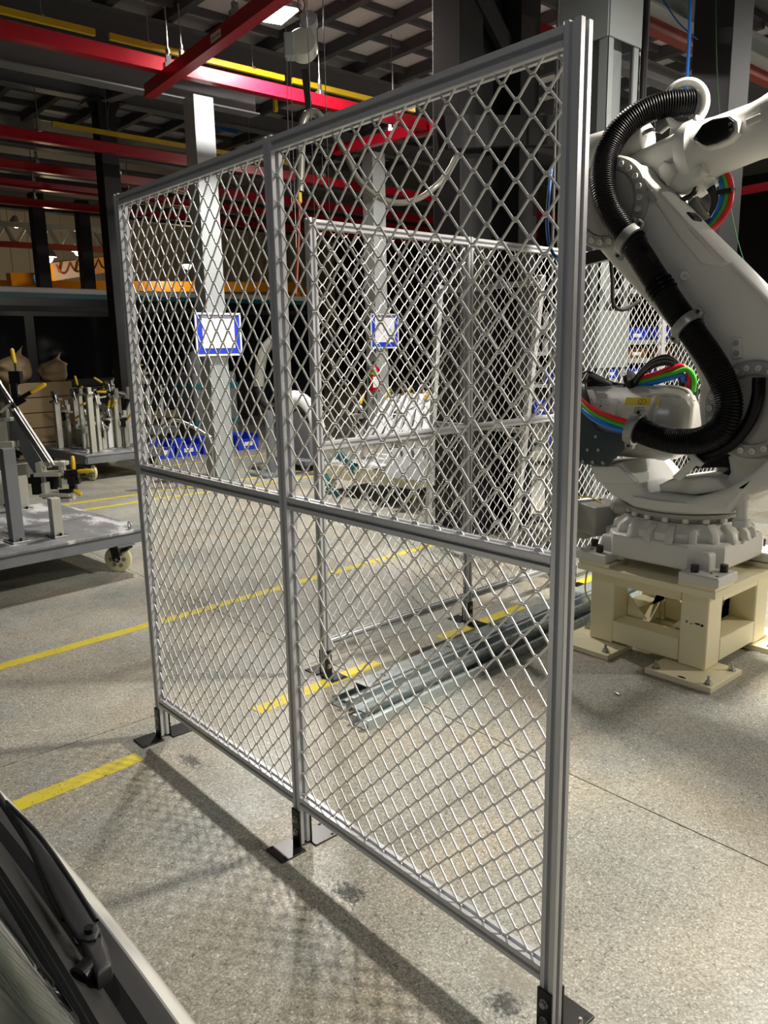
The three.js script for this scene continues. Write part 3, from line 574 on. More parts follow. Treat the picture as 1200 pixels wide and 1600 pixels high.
  const clamp = (u, v, name, R, wd, mat, tilt = 0) => {
    const [p, d] = hoseTan(R3(u, v, HZ)); d.applyAxisAngle(V(0, 0, 1), tilt); const g = part(name, t);
    const a = p.clone().addScaledVector(d, -wd / 2), b = p.clone().addScaledVector(d, wd / 2);
    mesh('band', lathe([[R - 0.012, 0], [R, 0.05], [R + 0.003, 0.5], [R, 0.95], [R - 0.012, 1], [R - 0.014, 0.5], [R - 0.012, 0]], a, b, 36), mat, g);
    const side = V(-d.y, d.x, 0).normalize();
    for (const s of [-1, 1]) mesh('ear', box(0.035, wd * 0.95, 0.03, [p.x + side.x * s * (R + 0.006), p.y + side.y * s * (R + 0.006), p.z + 0.0], [0, 0, Math.atan2(side.y, side.x)], 0.006), mat, g);
    for (const s of [-1, 1]) { const q = p.clone().addScaledVector(side, s * (R + 0.008)); mesh('clamp_screw', rod(q.clone().setZ(p.z + 0.012), q.clone().setZ(p.z + 0.02), 0.008, 0.008, 10), MT.blackMatte, g); }
    mesh('clamp_base', box(0.07, wd * 0.9, 0.06, [p.x, p.y, p.z - R - 0.01], [0, 0, Math.atan2(side.y, side.x)], 0.008), mat, g);
  };
  clamp(993, 366, 'hose_clamp', 0.084, 0.05, MT.cast, 0.22);
  clamp(1080, 503, 'hose_clamp', 0.079, 0.05, MT.cast, 0.12);
  clamp(994, 668, 'hose_clamp', 0.084, 0.05, MT.cast, 0);
  { const g = part('hose_coupling', t); for (const [u, v] of [[1030, 443], [1034, 449], [1038, 455]]) { const [p, d] = hoseTan(R3(u, v, HZ)); mesh('ring', lathe([[0.06, 0], [0.071, 0.2], [0.071, 0.8], [0.06, 1]], p.clone().addScaledVector(d, -0.006), p.clone().addScaledVector(d, 0.006), 28), MT.hose, g); } }
  // second black hose hanging behind the thick one
  mesh('black_hose', tube([R3(1186, 590, A1 + 0.07), R3(1184, 620, A1 + 0.07), R3(1170, 660, A1 + 0.06), R3(1140, 695, A1 + 0.05), R3(1105, 712, A1 + 0.04), R3(1080, 722, A1 + 0.05)], 0.03, 12, 40), MT.hose, t);
  for (let k = 0; k < 5; k++) mesh('black_cable', tube([R3(1080 - k * 3, 722 + k * 2, 0.22), R3(1110, 716 + k * 3, 0.15), R3(1135, 712 + k * 4, 0.1), R3(1148, 722 + k * 3, 0.06), R3(1130, 742 + k, 0.05), R3(1100, 748, 0.08)], 0.01, 8, 40), MT.blackCable, t);

  // ---- axis-one motor under clear film, with printed labels
  const mo = part('motor', t), m0 = R3(914, 655, 0.1), m1 = R3(1084, 663, 0.02), MR = 0.2;
  mesh('motor_body', lathe([[0, 0], [0.17, 0], [MR * 0.97, 0.03], [MR, 0.1], [MR, 0.72], [MR * 1.02, 0.73], [MR * 1.02, 0.78], [MR * 0.98, 0.8], [MR * 0.95, 0.88], [MR * 0.8, 0.96], [MR * 0.55, 1], [0, 1]], m0, m1, 56), MT.plastic, mo);
  { // film folds at the motor's end
    seed = 77; for (let k = 0; k < 11; k++) { const a = rnd(-1.2, 1.9); const q = (t2, rr) => { const ax = m1.clone().sub(m0); const c = m0.clone().addScaledVector(ax, t2); return c.add(V(0, Math.sin(a + t2 * 0.6) * rr, Math.cos(a + t2 * 0.6) * rr)); }; mesh('film_fold', tube([q(0.7, MR * 1.0), q(0.82, MR * 1.0), q(0.93, MR * 0.9), q(0.99, MR * 0.62)], 0.005, 5, 14), MT.plastic, mo); }
  }
  function wrap(name, t0, t1, a0, a1, r, mat) { // a patch that follows the motor's round body
    const ax = m1.clone().sub(m0), L = ax.length(); ax.normalize(); const up = V(0, 1, 0).addScaledVector(ax, -ax.y).normalize(), fw = V().crossVectors(ax, up).normalize();
    const pos = [], uv = [], idx = [], NA = 14; for (let i = 0; i <= NA; i++) for (let j = 0; j < 2; j++) { const a = a0 + (a1 - a0) * i / NA, c = m0.clone().addScaledVector(ax, L * (j ? t1 : t0)); const d = fw.clone().multiplyScalar(Math.cos(a)).addScaledVector(up, Math.sin(a)); c.addScaledVector(d, r); pos.push(c.x, c.y, c.z); uv.push(j, i / NA); }
    for (let i = 0; i < NA; i++) { const a = i * 2; idx.push(a, a + 1, a + 2, a + 1, a + 3, a + 2); }
    const g = new THREE.BufferGeometry(); g.setAttribute('position', new THREE.Float32BufferAttribute(pos, 3)); g.setAttribute('uv', new THREE.Float32BufferAttribute(uv, 2)); g.setIndex(idx); g.computeVertexNormals(); return mesh(name, g, mat, mo);
  }
  const print = (W2, H2, fn) => { const cv = document.createElement('canvas'); cv.width = W2; cv.height = H2; fn(cv.getContext('2d')); const tx = new THREE.CanvasTexture(cv); tx.colorSpace = THREE.SRGBColorSpace; return std({ map: tx, roughness: 0.5, side: THREE.DoubleSide }); };
  const warn = print(512, 384, c => {
    c.fillStyle = '#d9d9d4'; c.fillRect(0, 0, 512, 384); c.fillStyle = '#d9c520'; c.fillRect(0, 0, 512, 120);
    c.strokeStyle = '#222'; c.lineWidth = 8; c.beginPath(); c.ellipse(256, 62, 56, 44, 0, 0, 7); c.stroke(); c.beginPath(); c.moveTo(262, 30); c.lineTo(250, 92); c.moveTo(246, 46); c.lineTo(272, 40); c.stroke();
    c.strokeStyle = '#333'; c.lineWidth = 7; c.strokeRect(180, 150, 130, 120);
  });
  const sheet = print(384, 256, c => { c.fillStyle = '#d6d6d2'; c.fillRect(0, 0, 384, 256); c.fillStyle = '#b9b9b5'; for (let k = 0; k < 6; k++) c.fillRect(40, 120 + k * 20, 250 - (k % 3) * 30, 5); c.strokeStyle = '#8d8d8a'; c.lineWidth = 4; c.strokeRect(60, 24, 80, 60); c.strokeRect(190, 34, 70, 50); c.strokeStyle = '#333'; c.lineWidth = 8; c.beginPath(); c.moveTo(130, 84); c.lineTo(160, 112); c.moveTo(160, 84); c.lineTo(130, 112); c.stroke(); });
  const yel = std({ color: 0xd9c520, roughness: 0.5, side: THREE.DoubleSide });
  wrap('warning_label', 0.5, 0.8, 0.02, 0.78, MR + 0.0035, warn).userData.label = 'yellow and white printed warning label';
  wrap('data_label', 0.2, 0.44, 0.1, 0.72, MR + 0.003, sheet).userData.label = 'white printed data label';
  wrap('yellow_label', 0.1, 0.17, 0.5, 0.75, MR + 0.003, yel).userData.label = 'small yellow label';
  // dark bracket plates at both ends of the motor
  mesh('side_plate', slab(outline([[903, 632], [921, 642], [930, 668], [945, 676], [972, 678], [975, 702], [948, 727], [912, 726], [903, 720]], 0.31), 0.3, 0.312, 0.003), MT.teal, mo);
  for (const [u, v] of [[932, 682], [919, 703], [936, 703], [912, 721], [927, 722], [943, 723]]) mesh('plate_bolt', rod(R3(u, v, 0.312), R3(u, v, 0.312).setZ(0.322), 0.011, 0.009, 12), MT.steel, mo);
  mesh('end_plate', slab(outline([[1066, 628], [1078, 605], [1090, 604], [1090, 630], [1090, 672], [1072, 690], [1064, 684]], -0.05), -0.06, -0.045, 0.002), MT.teal, mo);
  mesh('lifting_eye', slab(outline([[957, 612], [962, 602], [974, 602], [980, 612]], 0.12), 0.11, 0.125, 0.002), MT.cast, mo);

  // ---- cables over the motor
  const cab = (name, pts, r, mat) => mesh(name, tube(pts.map(q => R3(...q)), r, 9, 60), mat, t);
  for (let k = 0; k < 7; k++) { const o2 = k * 2.1; cab('black_cable', [[900, 590 + o2, 0.12 + 0.02 * (k % 3)], [918, 582 + o2 * 1.5, 0.14], [936, 590 + o2, 0.12 + 0.015 * (k % 2)], [960, 600 + o2 * 0.7, 0.1], [985, 600 + o2 * 0.6, 0.1], [1000, 582 + o2 * 0.5, 0.08], [1020, 563 + o2 * 0.8, 0.05], [1045, 557 + o2 * 0.9, 0.03], [1060, 570 + o2 * 0.5, 0.0], [1067 - o2 * 0.3, 595, -0.02], [1066 - o2 * 0.2, 622, -0.03]], 0.011, k % 3 === 1 ? MT.greyCable : MT.blackCable); }
  cab('red_hose', [[990, 594, 0.06], [1020, 586, 0.04], [1048, 576, 0.02], [1066, 572, 0.0], [1076, 582, -0.01], [1077, 600, -0.02], [1067, 624, -0.03]], 0.015, MT.redHose);
  cab('green_hose', [[990, 599, 0.06], [1020, 592, 0.04], [1052, 583, 0.02], [1074, 577, 0.0], [1084, 590, -0.01], [1083, 612, -0.02]], 0.015, MT.greenHose);
  cab('blue_hose', [[990, 604, 0.06], [1020, 598, 0.04], [1050, 590, 0.02], [1066, 586, 0.0], [1070, 596, -0.02]], 0.015, MT.blueHose);
  mesh('cable_tie', [rod(R3(983, 596, 0.1), R3(989, 593, 0.1), 0.055, 0.055, 16)], MT.blackCable, t);
  cab('red_hose', [[900, 600, 0.2], [910, 622, 0.28], [925, 638, 0.33], [950, 650, 0.36], [984, 660, HZ + 0.06]], 0.016, MT.redHose);
  cab('green_hose', [[900, 612, 0.21], [910, 630, 0.29], [925, 645, 0.34], [950, 658, 0.37], [984, 668, HZ + 0.06]], 0.016, MT.greenHose);
  cab('blue_hose', [[900, 628, 0.22], [912, 640, 0.3], [926, 652, 0.35], [950, 665, 0.38], [984, 675, HZ + 0.06]], 0.018, MT.blueHose);
  for (let k = 0; k < 4; k++) cab('black_cable', [[918, 584 + k * 3, 0.16], [908 + k * 2, 604, 0.24], [914 + k * 2, 626, 0.3], [930, 642 + k, 0.33], [960, 655 + k, 0.34], [985, 668, HZ + 0.04]], 0.01, MT.blackCable);

  // ---- coloured hoses behind the elbow
  const loop = (name, off, mat, r = 0.015) => cab(name, [[1103 + off, 246, -0.1], [1118 + off, 262, -0.12], [1128 + off * 1.1, 290, -0.12], [1126 + off * 1.1, 318, -0.1], [1112 + off, 345, -0.06], [1098 + off * 0.8, 362, -0.0]], r, mat);
  loop('blue_hose', 0, MT.blueHose); loop('green_hose', 7, MT.greenHose); loop('red_hose', 13, MT.redHose);
  for (let k = 0; k < 4; k++) cab('black_cable', [[1084 + k * 5, 260, -0.1], [1100 + k * 4, 285, -0.12], [1112 + k * 3, 310, -0.12], [1108 + k * 2, 335, -0.1], [1095, 358, -0.05]], 0.008, MT.blackCable);
  for (let k = 0; k < 4; k++) cab('black_cable', [[1090 - k * 3, 270, -0.05], [1086, 295 + k * 2, 0], [1074 - k * 2, 310, 0.03], [1060, 312 + k * 2, 0.05]], 0.01, MT.blackCable);
  mesh('hose_tie', box(0.075, 0.02, 0.05, [R3(1135, 299, -0.11).x, R3(1135, 299, -0.11).y, -0.11]), MT.blackMatte, t);
  mesh('film_bag', slab(outline([[1072, 318], [1086, 306], [1098, 325], [1106, 340], [1092, 352], [1078, 340]], 0), -0.05, 0.0, 0.012), MT.silverFilm, t);
}
tag(mesh('air_hose', tube([at(1080, -60, 5.6), at(1077, 60, 5.5), at(1073, 130, 5.4), at(1072, 165, 5.2)], 0.012, 8, 30), MT.darkBlue), 'straight blue air hose dropping to the robot hose ring', 'hose');
// ================================================================ floor markings, loose steel, vehicle
function floorLine(label, x0, z0, x1, z1, w, gaps, grp) {
  const d = V(x1 - x0, 0, z1 - z0), L = d.length(); seed = Math.floor(1000 + Math.abs(x0 * 97 + z0 * 31)); const a = [], b = [], n = Math.max(6, Math.floor(L / 0.12));
  for (let i = 0; i <= n; i++) { const t = i / n * L; a.push([t, w / 2 + rnd(-0.002, 0.002)]); b.unshift([t, -w / 2 + rnd(-0.002, 0.002)]); }
  const g = slab([...a, ...b], 0, 0.0016); g.rotateX(-Math.PI / 2); g.rotateY(Math.atan2(-d.z, d.x)); g.translate(x0, 0.0001, z0);
  return tag(mesh('floor_line', planUV(g), MT.yellow), label, 'floor line', grp);
}
floorLine('worn yellow floor line ending at the front fence foot, on the vehicle side', 0.235, 1.75, 0.125, 0.14, 0.085);
floorLine('yellow floor line passing under the second fence beside the loose channels', 0.10, -0.45, 0.045, -1.25, 0.085);
floorLine('yellow floor line beside the foot of the second fence post', 0.03, -1.75, -0.005, -2.55, 0.085);
floorLine('short yellow floor line left of the robot stand', -0.03, -2.95, -0.07, -3.6, 0.085);
floorLine('long yellow floor line seen through both lower mesh panels', -1.25, 1.4, -1.6, -3.35, 0.085);
floorLine('yellow line of the gangway on the side of the fixture carts', -5.84, 0.5, -5.95, -9.5, 0.08);
floorLine('yellow line of the gangway on the side of the front fence', -5.38, 0.5, -5.45, -9.5, 0.08);
floorLine('yellow line under the casters of the far cart', -7.75, 0.5, -7.95, -9.5, 0.08);
// drilling dust and dark smears on the concrete
function smear(label, u, v, rx, rz, col, seedN, op) {
  const p = onY(u, v, 0), N = 128; const nz = noiseGrid(16, seedN), n2 = noiseGrid(64, seedN + 1);
  const tx = tex(N, (x, y) => { const dx = (x - 0.5) * 2, dy = (y - 0.5) * 2, r = Math.hypot(dx, dy); const e = r + (nz(x * 16, y * 16) - 0.5) * 0.7 + (n2(x * 64, y * 64) - 0.5) * 0.3; return [...col, Math.max(0, Math.min(1, (0.75 - e) * 2.2)) * op * 255 * (0.6 + 0.4 * n2(x * 64 + 9, y * 64))]; }, true);
  const m = mesh('dust_stain', new THREE.PlaneGeometry(rx * 2, rz * 2).rotateX(-Math.PI / 2).translate(p.x, 0.0012, p.z), std({ map: tx, transparent: true, roughness: 0.9 })); m.castShadow = false;
  return tag(m, label, 'stain');
}
smear('dark grey smear on the concrete beside the middle fence foot', 545, 1395, 0.09, 0.06, [58, 58, 66], 301, 0.75);
smear('dark grey smear on the concrete near the far fence foot', 298, 1188, 0.1, 0.05, [70, 70, 78], 311, 0.6);
smear('dark grey smear on the concrete beside the near fence foot', 790, 1568, 0.075, 0.06, [52, 52, 60], 321, 0.8);
smear('pale drilling dust spread round the near fence foot', 800, 1530, 0.14, 0.1, [176, 172, 160], 331, 0.55);
tag(mesh('anchor_stud', [rod(V(0, 0, 0), V(0, 0.085, 0), 0.006, 0.006, 12), rod(V(0, 0.085, 0), V(0, 0.09, 0), 0.006, 0.004, 12)].map(g => g.translate(onY(905, 1640, 0).x, 0, onY(905, 1640, 0).z)), MT.steel), 'bright threaded anchor stud standing beside the near fence post', 'stud');

{ // galvanised channels lying behind the front fence
  const w = 0.1, h = 0.05, th = 0.004, L = 3.5;
  const sh = [[-w / 2, 0], [w / 2, 0], [w / 2, h], [w / 2 - 0.02, h], [w / 2 - 0.02, h - th], [w / 2 - th, h - th], [w / 2 - th, th], [-w / 2 + th, th], [-w / 2 + th, h - th], [-w / 2 + 0.02, h - th], [-w / 2 + 0.02, h], [-w / 2, h]];
  const g = new THREE.ExtrudeGeometry(shapeOf(sh), { depth: L, bevelEnabled: false }); g.translate(0, 0, -L);
  const labels = ['galvanised channel lying flat on the side of the loose bundle towards the front fence', 'galvanised channel lying flat in the middle of the loose bundle', 'galvanised channel lying flat on the second fence side of the loose bundle', 'galvanised channel laid on top of the loose bundle', 'upturned galvanised channel laid on top of the loose bundle'];
  [[0.57, 0, -0.70, 0], [0.457, 0, -0.80, 0], [0.342, 0, -0.76, 0], [0.51, 0.051, -0.74, 0], [0.385, 0.102, -0.86, 0]].forEach(([x, y, z, r], i) => {
    const c = thing('steel_channel', labels[i], 'channel', [x, y, z], 0.075 + r, 'loose galvanised channels');
    const m = mesh('channel_body', g, MT.zinc, c); if (i === 4) { m.rotation.z = Math.PI; m.position.y = 0; }
    for (let k = 0; k < 6; k++) mesh('slot', box(0.03, 0.0006, 0.012, [0, i === 4 ? 0.0003 : th + 0.0003, -0.15 - k * 0.5]), MT.blackMatte, c);
  });
}

{ // front end of a white vehicle beside the photographer
  const t = thing('white_vehicle', 'front end of a white vehicle with black cowl, wiper and windscreen', 'vehicle', [1.5, 0, 1.0]);
  const X0 = 0.25, X1 = 2.62, ox = 1.5, oz = 1.0;
  const z0 = x => 1.006 + 0.06 * (x - 2.22) ** 2 + (x > 2.42 ? 5.5 * (x - 2.42) ** 2 : 0) + (x < 0.5 ? 5.5 * (0.5 - x) ** 2 : 0);
  function skin(name, prof, mat, thick, crease = 0.6) { // profile [[y, dz] ...] swept along the curved nose, with thickness
    const NX = 60, NP = prof.length, pos = [], idx = [];
    for (let i = 0; i <= NX; i++) { const x = X0 + (X1 - X0) * i / NX; for (const [y, dz] of prof) pos.push(x - ox, y, z0(x) + dz - oz); }
    const nb = pos.length / 3; for (let i = 0; i <= NX; i++) { const x = X0 + (X1 - X0) * i / NX; for (const [y, dz] of prof) pos.push(x - ox, y - thick * 0.5, z0(x) + dz + thick - oz); }
    for (let i = 0; i < NX; i++) for (let k = 0; k < NP - 1; k++) { const a = i * NP + k; idx.push(a, a + 1, a + NP, a + 1, a + NP + 1, a + NP); const b = a + nb; idx.push(b, b + NP, b + 1, b + 1, b + NP, b + NP + 1); }
    for (let i = 0; i < NX; i++) for (const k of [0, NP - 1]) { const a = i * NP + k; idx.push(a, a + NP, a + nb, a + NP, a + NP + nb, a + nb); }
    let g = new THREE.BufferGeometry(); g.setAttribute('position', new THREE.Float32BufferAttribute(pos, 3)); g.setIndex(idx); g = toCreasedNormals(g, crease); return mesh(name, g, mat, t);
  }
  skin('front_panel', [[0.32, 0.03], [0.36, 0.0], [0.6, -0.012], [0.84, -0.006], [0.878, 0.0], [0.902, 0.012], [0.92, 0.024], [0.925, 0.034]], MT.carWhite, 0.006);
  skin('cowl_panel', [[0.915, 0.034], [0.928, 0.038], [0.95, 0.055], [0.962, 0.075], [0.955, 0.09], [0.97, 0.104]], MT.cowl, 0.006);
  const seal = skin('windscreen_seal', [[0.965, 0.1], [0.985, 0.102], [1.0, 0.112], [1.012, 0.13], [1.006, 0.14]], MT.rubber, 0.006);
  const ws = skin('windscreen', Array.from({ length: 25 }, (_, k) => { const y = 1.003 + 1.047 * k / 24, q = y - 1.003; return [y, 0.136 + 0.43 * q - 0.105 * q * q]; }), MT.glass, 0.0045, 1.2);
  skin('roof_edge', [[2.05, 0.47], [2.12, 0.5], [2.2, 0.6], [2.25, 0.9], [2.27, 1.6]], MT.carWhite, 0.01);
  mesh('dashboard', [box2(X0 + 0.15 - ox, X1 - 0.12 - ox, 0.55, 0.93, 0.28, 1.0, 0.04), box2(X0 + 0.1 - ox, X1 - 0.1 - ox, 0.3, 0.55, 0.25, 2.6)], MT.blackMatte, t);
  for (const s of [X0 + 0.02, X1 - 0.02]) {
    const zz = z0(s) - oz;
    mesh('side_panel', box2(s - 0.015 - ox, s + 0.015 - ox, 0.32, 1.05, zz, 2.6), MT.carWhite, t);
    mesh('front_pillar', beam(V(s - ox, 1.0, zz + 0.14), V(s - ox, 2.1, zz + 0.5), 0.05, 0.07), MT.blackPaint, t);
    mesh('side_window', box2(s - 0.004 - ox, s + 0.004 - ox, 1.05, 2.0, zz + 0.6, 2.5), MT.busDark, t);
    mesh('roof_side', box2(s - 0.03 - ox, s + 0.03 - ox, 2.0, 2.27, zz + 0.5, 2.6), MT.carWhite, t);
  }
  mesh('rear_wall', box2(X0 - ox, X1 - ox, 0.3, 2.27, 2.58, 2.62), MT.carWhite, t);
  for (const s of [X0 + 0.14, X1 - 0.14]) mesh('wheel', [rod(V(s - 0.1 - ox, 0.33, 1.1), V(s + 0.1 - ox, 0.33, 1.1), 0.33, 0.33, 28)], MT.rubber, t);
  // wiper
  const wp = part('wiper', t), pl = (pts, y) => pts.map(([u, v]) => { const q = onY(u, v, y); return [q.x - ox, -(q.z - oz)]; });
  const flat = (pts, y, h, bev) => slab(pl(pts, y), 0, h, bev).rotateX(-Math.PI / 2).translate(0, y - h, 0);
  mesh('wiper_arm', flat([[8, 1255], [20, 1262], [58, 1300], [108, 1370], [150, 1436], [157, 1450], [150, 1466], [138, 1468], [122, 1464], [104, 1438], [80, 1390], [52, 1330], [30, 1286]], 1.02, 0.012, 0.003), MT.wiper, wp);
  mesh('wiper_arm_lip', tube([[10, 1252], [60, 1302], [110, 1372], [152, 1438]].map(([u, v]) => onY(u, v, 1.021).sub(V(ox, 0, oz))), 0.0022, 6, 30), MT.wiper, wp);
  mesh('wiper_blade', tube([[-14, 1228], [20, 1278], [50, 1325], [82, 1400], [102, 1436]].map(([u, v]) => onY(u, v, 1.0).sub(V(ox, 0, oz))), 0.0055, 6, 40), MT.blackMatte, wp);
  mesh('arm_knuckle', flat([[124, 1462], [140, 1468], [152, 1462], [158, 1452], [166, 1470], [174, 1498], [174, 1506], [152, 1522], [142, 1504]], 1.016, 0.024, 0.006), MT.wiper, wp);
  { const q = onY(139, 1451, 1.024).sub(V(ox, 0, oz)); mesh('knuckle_bolt', [rod(q.clone().setY(1.018), q.clone().setY(1.026), 0.0055, 0.0055, 14)], MT.blackPaint, wp); }
  { const a = onY(122, 1536, 1.0).sub(V(ox, 0, oz)), b = onY(148, 1512, 1.0).sub(V(ox, 0, oz)); mesh('pivot_cap', lathe([[0, 0], [0.014, 0], [0.0165, 0.1], [0.0165, 0.85], [0.014, 0.95], [0.0, 1]], a, b, 24), MT.blackPaint, wp); }
  mesh('washer_hose', tube([[124, 1456], [116, 1464], [118, 1474], [128, 1478]].map(([u, v]) => onY(u, v, 0.99).sub(V(ox, 0, oz))), 0.0018, 6, 20), MT.blackCable, wp);
  mesh('chrome_trim', tube([[88, 1490], [100, 1530], [114, 1570], [126, 1612]].map(([u, v]) => onY(u, v, 0.985).sub(V(ox, 0, oz))), 0.003, 6, 24), MT.white, t);
}
// ================================================================ fixture carts
function loc(t) { t.updateMatrixWorld(true); return p => t.worldToLocal(p.clone()); }
function caster(t, p, R, turn = 0.5) {         // p: floor contact in local coordinates
  const c = part('caster', t); c.position.copy(p); c.rotation.y = turn;
  mesh('wheel', lathe([[0.028, 0], [R * 0.55, 0.05], [R * 0.86, 0], [R, 0.14], [R, 0.86], [R * 0.86, 1], [R * 0.55, 0.95], [0.028, 1]], V(-0.022, R, 0), V(0.022, R, 0), 28), MT.casterCream, c);
  for (let k = 0; k < 6; k++) { const a = k / 6 * 6.283; mesh('spoke_gap', [rod(V(-0.0235, R + Math.sin(a) * R * 0.5, Math.cos(a) * R * 0.5), V(0.0235, R + Math.sin(a) * R * 0.5, Math.cos(a) * R * 0.5), R * 0.16, R * 0.16, 8)], MT.cartGrey, c); }
  mesh('fork', [box(0.006, R * 1.15, 0.06, [-0.034, R * 1.45, 0.01], [0.2, 0, 0]), box(0.006, R * 1.15, 0.06, [0.034, R * 1.45, 0.01], [0.2, 0, 0]), box(0.1, 0.02, 0.11, [0, R * 2.06, 0.03], null, 0.004)], MT.blackPaint, c);
  mesh('brake', [box(0.09, 0.025, 0.07, [0, R * 1.75, -0.07], [0.4, 0, 0], 0.006)], MT.blackPaint, c);
  mesh('axle', rod(V(-0.042, R, 0), V(0.042, R, 0), 0.012, 0.012, 10), MT.steel, c);
}
// toggle clamp: grip from a to b in world space, black lever and pressure arm towards c
function clampTool(t, a, b, c, L, small) {
  const g = part('toggle_clamp', t), s = small ? 0.7 : 1; a = L(a); b = L(b); c = L(c);
  mesh('grip', lathe([[0, 0], [0.013 * s, 0.02], [0.016 * s, 0.12], [0.017 * s, 0.6], [0.015 * s, 0.9], [0.009 * s, 0.98], [0, 1]], a, b, 14), MT.handle, g);
  mesh('lever', [beam(a, c, 0.012 * s, 0.03 * s), beam(a.clone().lerp(c, 0.3).add(V(0, -0.03 * s, 0)), c.clone().add(V(0, -0.03 * s, 0)), 0.02 * s, 0.03 * s)], MT.blackPaint, g);
  mesh('pressure_arm', [beam(c, c.clone().add(c.clone().sub(a).normalize().multiplyScalar(0.1 * s)).add(V(0, -0.02, 0)), 0.018 * s, 0.018 * s), rod(c.clone().add(V(0, -0.06 * s, 0)), c.clone().add(V(0, 0.03 * s, 0)), 0.007 * s)], MT.fixture, g);
}
function postTo(t, L, base, u, vTop, w, mat, h) {        // square post on the deck, rising to the photo height
  const top = h || onX(u, vTop, base.x).y; const b = L(base), g = part('fixture_post', t);
  mesh('tube', box(w, top - base.y, w, [b.x, b.y + (top - base.y) / 2, b.z], null, 0.004), mat, g);
  mesh('flange', box(w * 2.2, 0.015, w * 1.5, [b.x, b.y + 0.0075, b.z], null, 0.002), MT.steel, g);
  for (const s of [-1, 1]) mesh('bolt', rod(V(b.x + s * w * 0.85, b.y + 0.015, b.z), V(b.x + s * w * 0.85, b.y + 0.035, b.z), 0.011, 0.011, 10), MT.blackPaint, g);
  return V(base.x, top, base.z);
}
{
  const Y = 0.34, t = thing('fixture_cart', 'grey flat welding fixture cart with clamps standing nearest the front fence', 'cart', [-3.35, 0, -0.1], 0.08), L = loc(t);
  mesh('deck_plate', planUV(box2(-0.86, 0.84, Y - 0.02, Y, -1.02, 1.5, 0.003), 0.6), MT.cartTop, t);
  for (const x of [-0.82, 0.78]) mesh('side_beam', box(0.06, 0.09, 2.46, [x, Y - 0.066, 0.23], null, 0.004), MT.cartGrey, t);
  for (const z of [-0.98, 0.2, 1.42]) mesh('cross_beam', box(1.6, 0.085, 0.06, [-0.02, Y - 0.064, z], null, 0.004), MT.cartGrey, t);
  mesh('skirt_pocket', box(0.03, 0.05, 0.5, [0.8, Y - 0.12, 0.55]), MT.cartGrey, t);
  mesh('deck_seam', box(0.004, 0.001, 2.5, [0.1, Y + 0.0004, 0.22]), MT.blackMatte, t);
  for (const [u, v] of [[187, 893]]) { const p = L(onY(u, v, 0)); mesh('caster_bracket', box(0.26, 0.012, 0.14, [p.x + 0.02, 0.232, p.z + 0.0]), MT.cartGrey, t); mesh('bracket_web', box(0.012, 0.09, 0.1, [p.x + 0.1, 0.28, p.z]), MT.cartGrey, t); caster(t, V(p.x, 0, p.z), 0.105, -0.9); }
  caster(t, V(-0.72, 0, -0.9), 0.105, 0.4); caster(t, V(-0.72, 0, 1.35), 0.105, 0.9); caster(t, V(0.7, 0, 1.35), 0.105, 0.2);
  { const p = L(onY(203, 827, Y)); const e = part('eye_bolt', t); mesh('ring', new THREE.TorusGeometry(0.022, 0.006, 8, 20).translate(p.x, Y + 0.036, p.z), MT.steel, e); mesh('collar', rod(V(p.x, Y, p.z), V(p.x, Y + 0.015, p.z), 0.016), MT.steel, e); }
  // posts
  const A = onY(27, 846, Y), B = onY(90, 838, Y), C2 = onY(82, 822, Y), D = onY(38, 796, Y), E = onY(4, 792, Y);
  const tA = postTo(t, L, A, 14, 700, 0.085, MT.cartGrey), tB = postTo(t, L, B, 82, 778, 0.07, MT.fixture), tD = postTo(t, L, D, 30, 738, 0.075, MT.fixture), tE = postTo(t, L, E, 0, 736, 0.075, MT.fixture);
  const W = (u, v, d) => at(u, v, d), d0 = 6.18;
  // upper tower on the first post
  const k = (name, geos, mat) => mesh(name, geos, mat, t);
  const bx = (u, v, d, w, h, dd, rz = 0) => { const p = L(at(u, v, d)); return box(w, h, dd, [p.x, p.y, p.z], [0, YAW - 0.08, rz], 0.004); };
  k('tower_cap', [bx(12, 694, d0, 0.13, 0.05, 0.12)], MT.fixture);
  k('tower_block', [bx(6, 675, d0, 0.06, 0.17, 0.07), bx(8, 655, d0, 0.12, 0.03, 0.09)], MT.fixture);
  k('tower_block', [bx(8, 640, d0, 0.04, 0.12, 0.06), bx(10, 622, d0, 0.06, 0.03, 0.06)], MT.fixture);
  k('bracket', [bx(30, 678, d0 + 0.1, 0.11, 0.03, 0.05), bx(25, 690, d0 + 0.1, 0.04, 0.12, 0.05)], MT.fixture);
  k('beam_rail', [beam(L(at(20, 735, d0 + 0.15)), L(at(66, 730, d0 + 0.15)), 0.06, 0.09)], MT.fixture);
  // slanting part held by the fixture
  const sl = part('clamped_profile', t); mesh('profile', [beam(L(at(-14, 585, d0 - 0.05)), L(at(80, 728, d0 - 0.05)), 0.05, 0.045), beam(L(at(-10, 583, d0 - 0.12)), L(at(84, 727, d0 - 0.12)), 0.012, 0.012)], MT.steel, sl); mesh('web', beam(L(at(8, 645, d0 + 0.05)), L(at(64, 735, d0 + 0.05)), 0.02, 0.13), MT.cartGrey, sl);
  // clamp stations
  k('station_plate', [bx(78, 740, d0 - 0.05, 0.2, 0.03, 0.14), bx(92, 724, d0 - 0.05, 0.12, 0.03, 0.1), bx(64, 731, d0 - 0.05, 0.05, 0.09, 0.09), bx(97, 730, d0 - 0.05, 0.03, 0.1, 0.08)], MT.fixture);
  k('station_plate', [bx(90, 772, d0 - 0.1, 0.23, 0.025, 0.14), bx(100, 780, d0 - 0.1, 0.14, 0.025, 0.12), bx(72, 766, d0 - 0.1, 0.03, 0.12, 0.1)], MT.fixture);
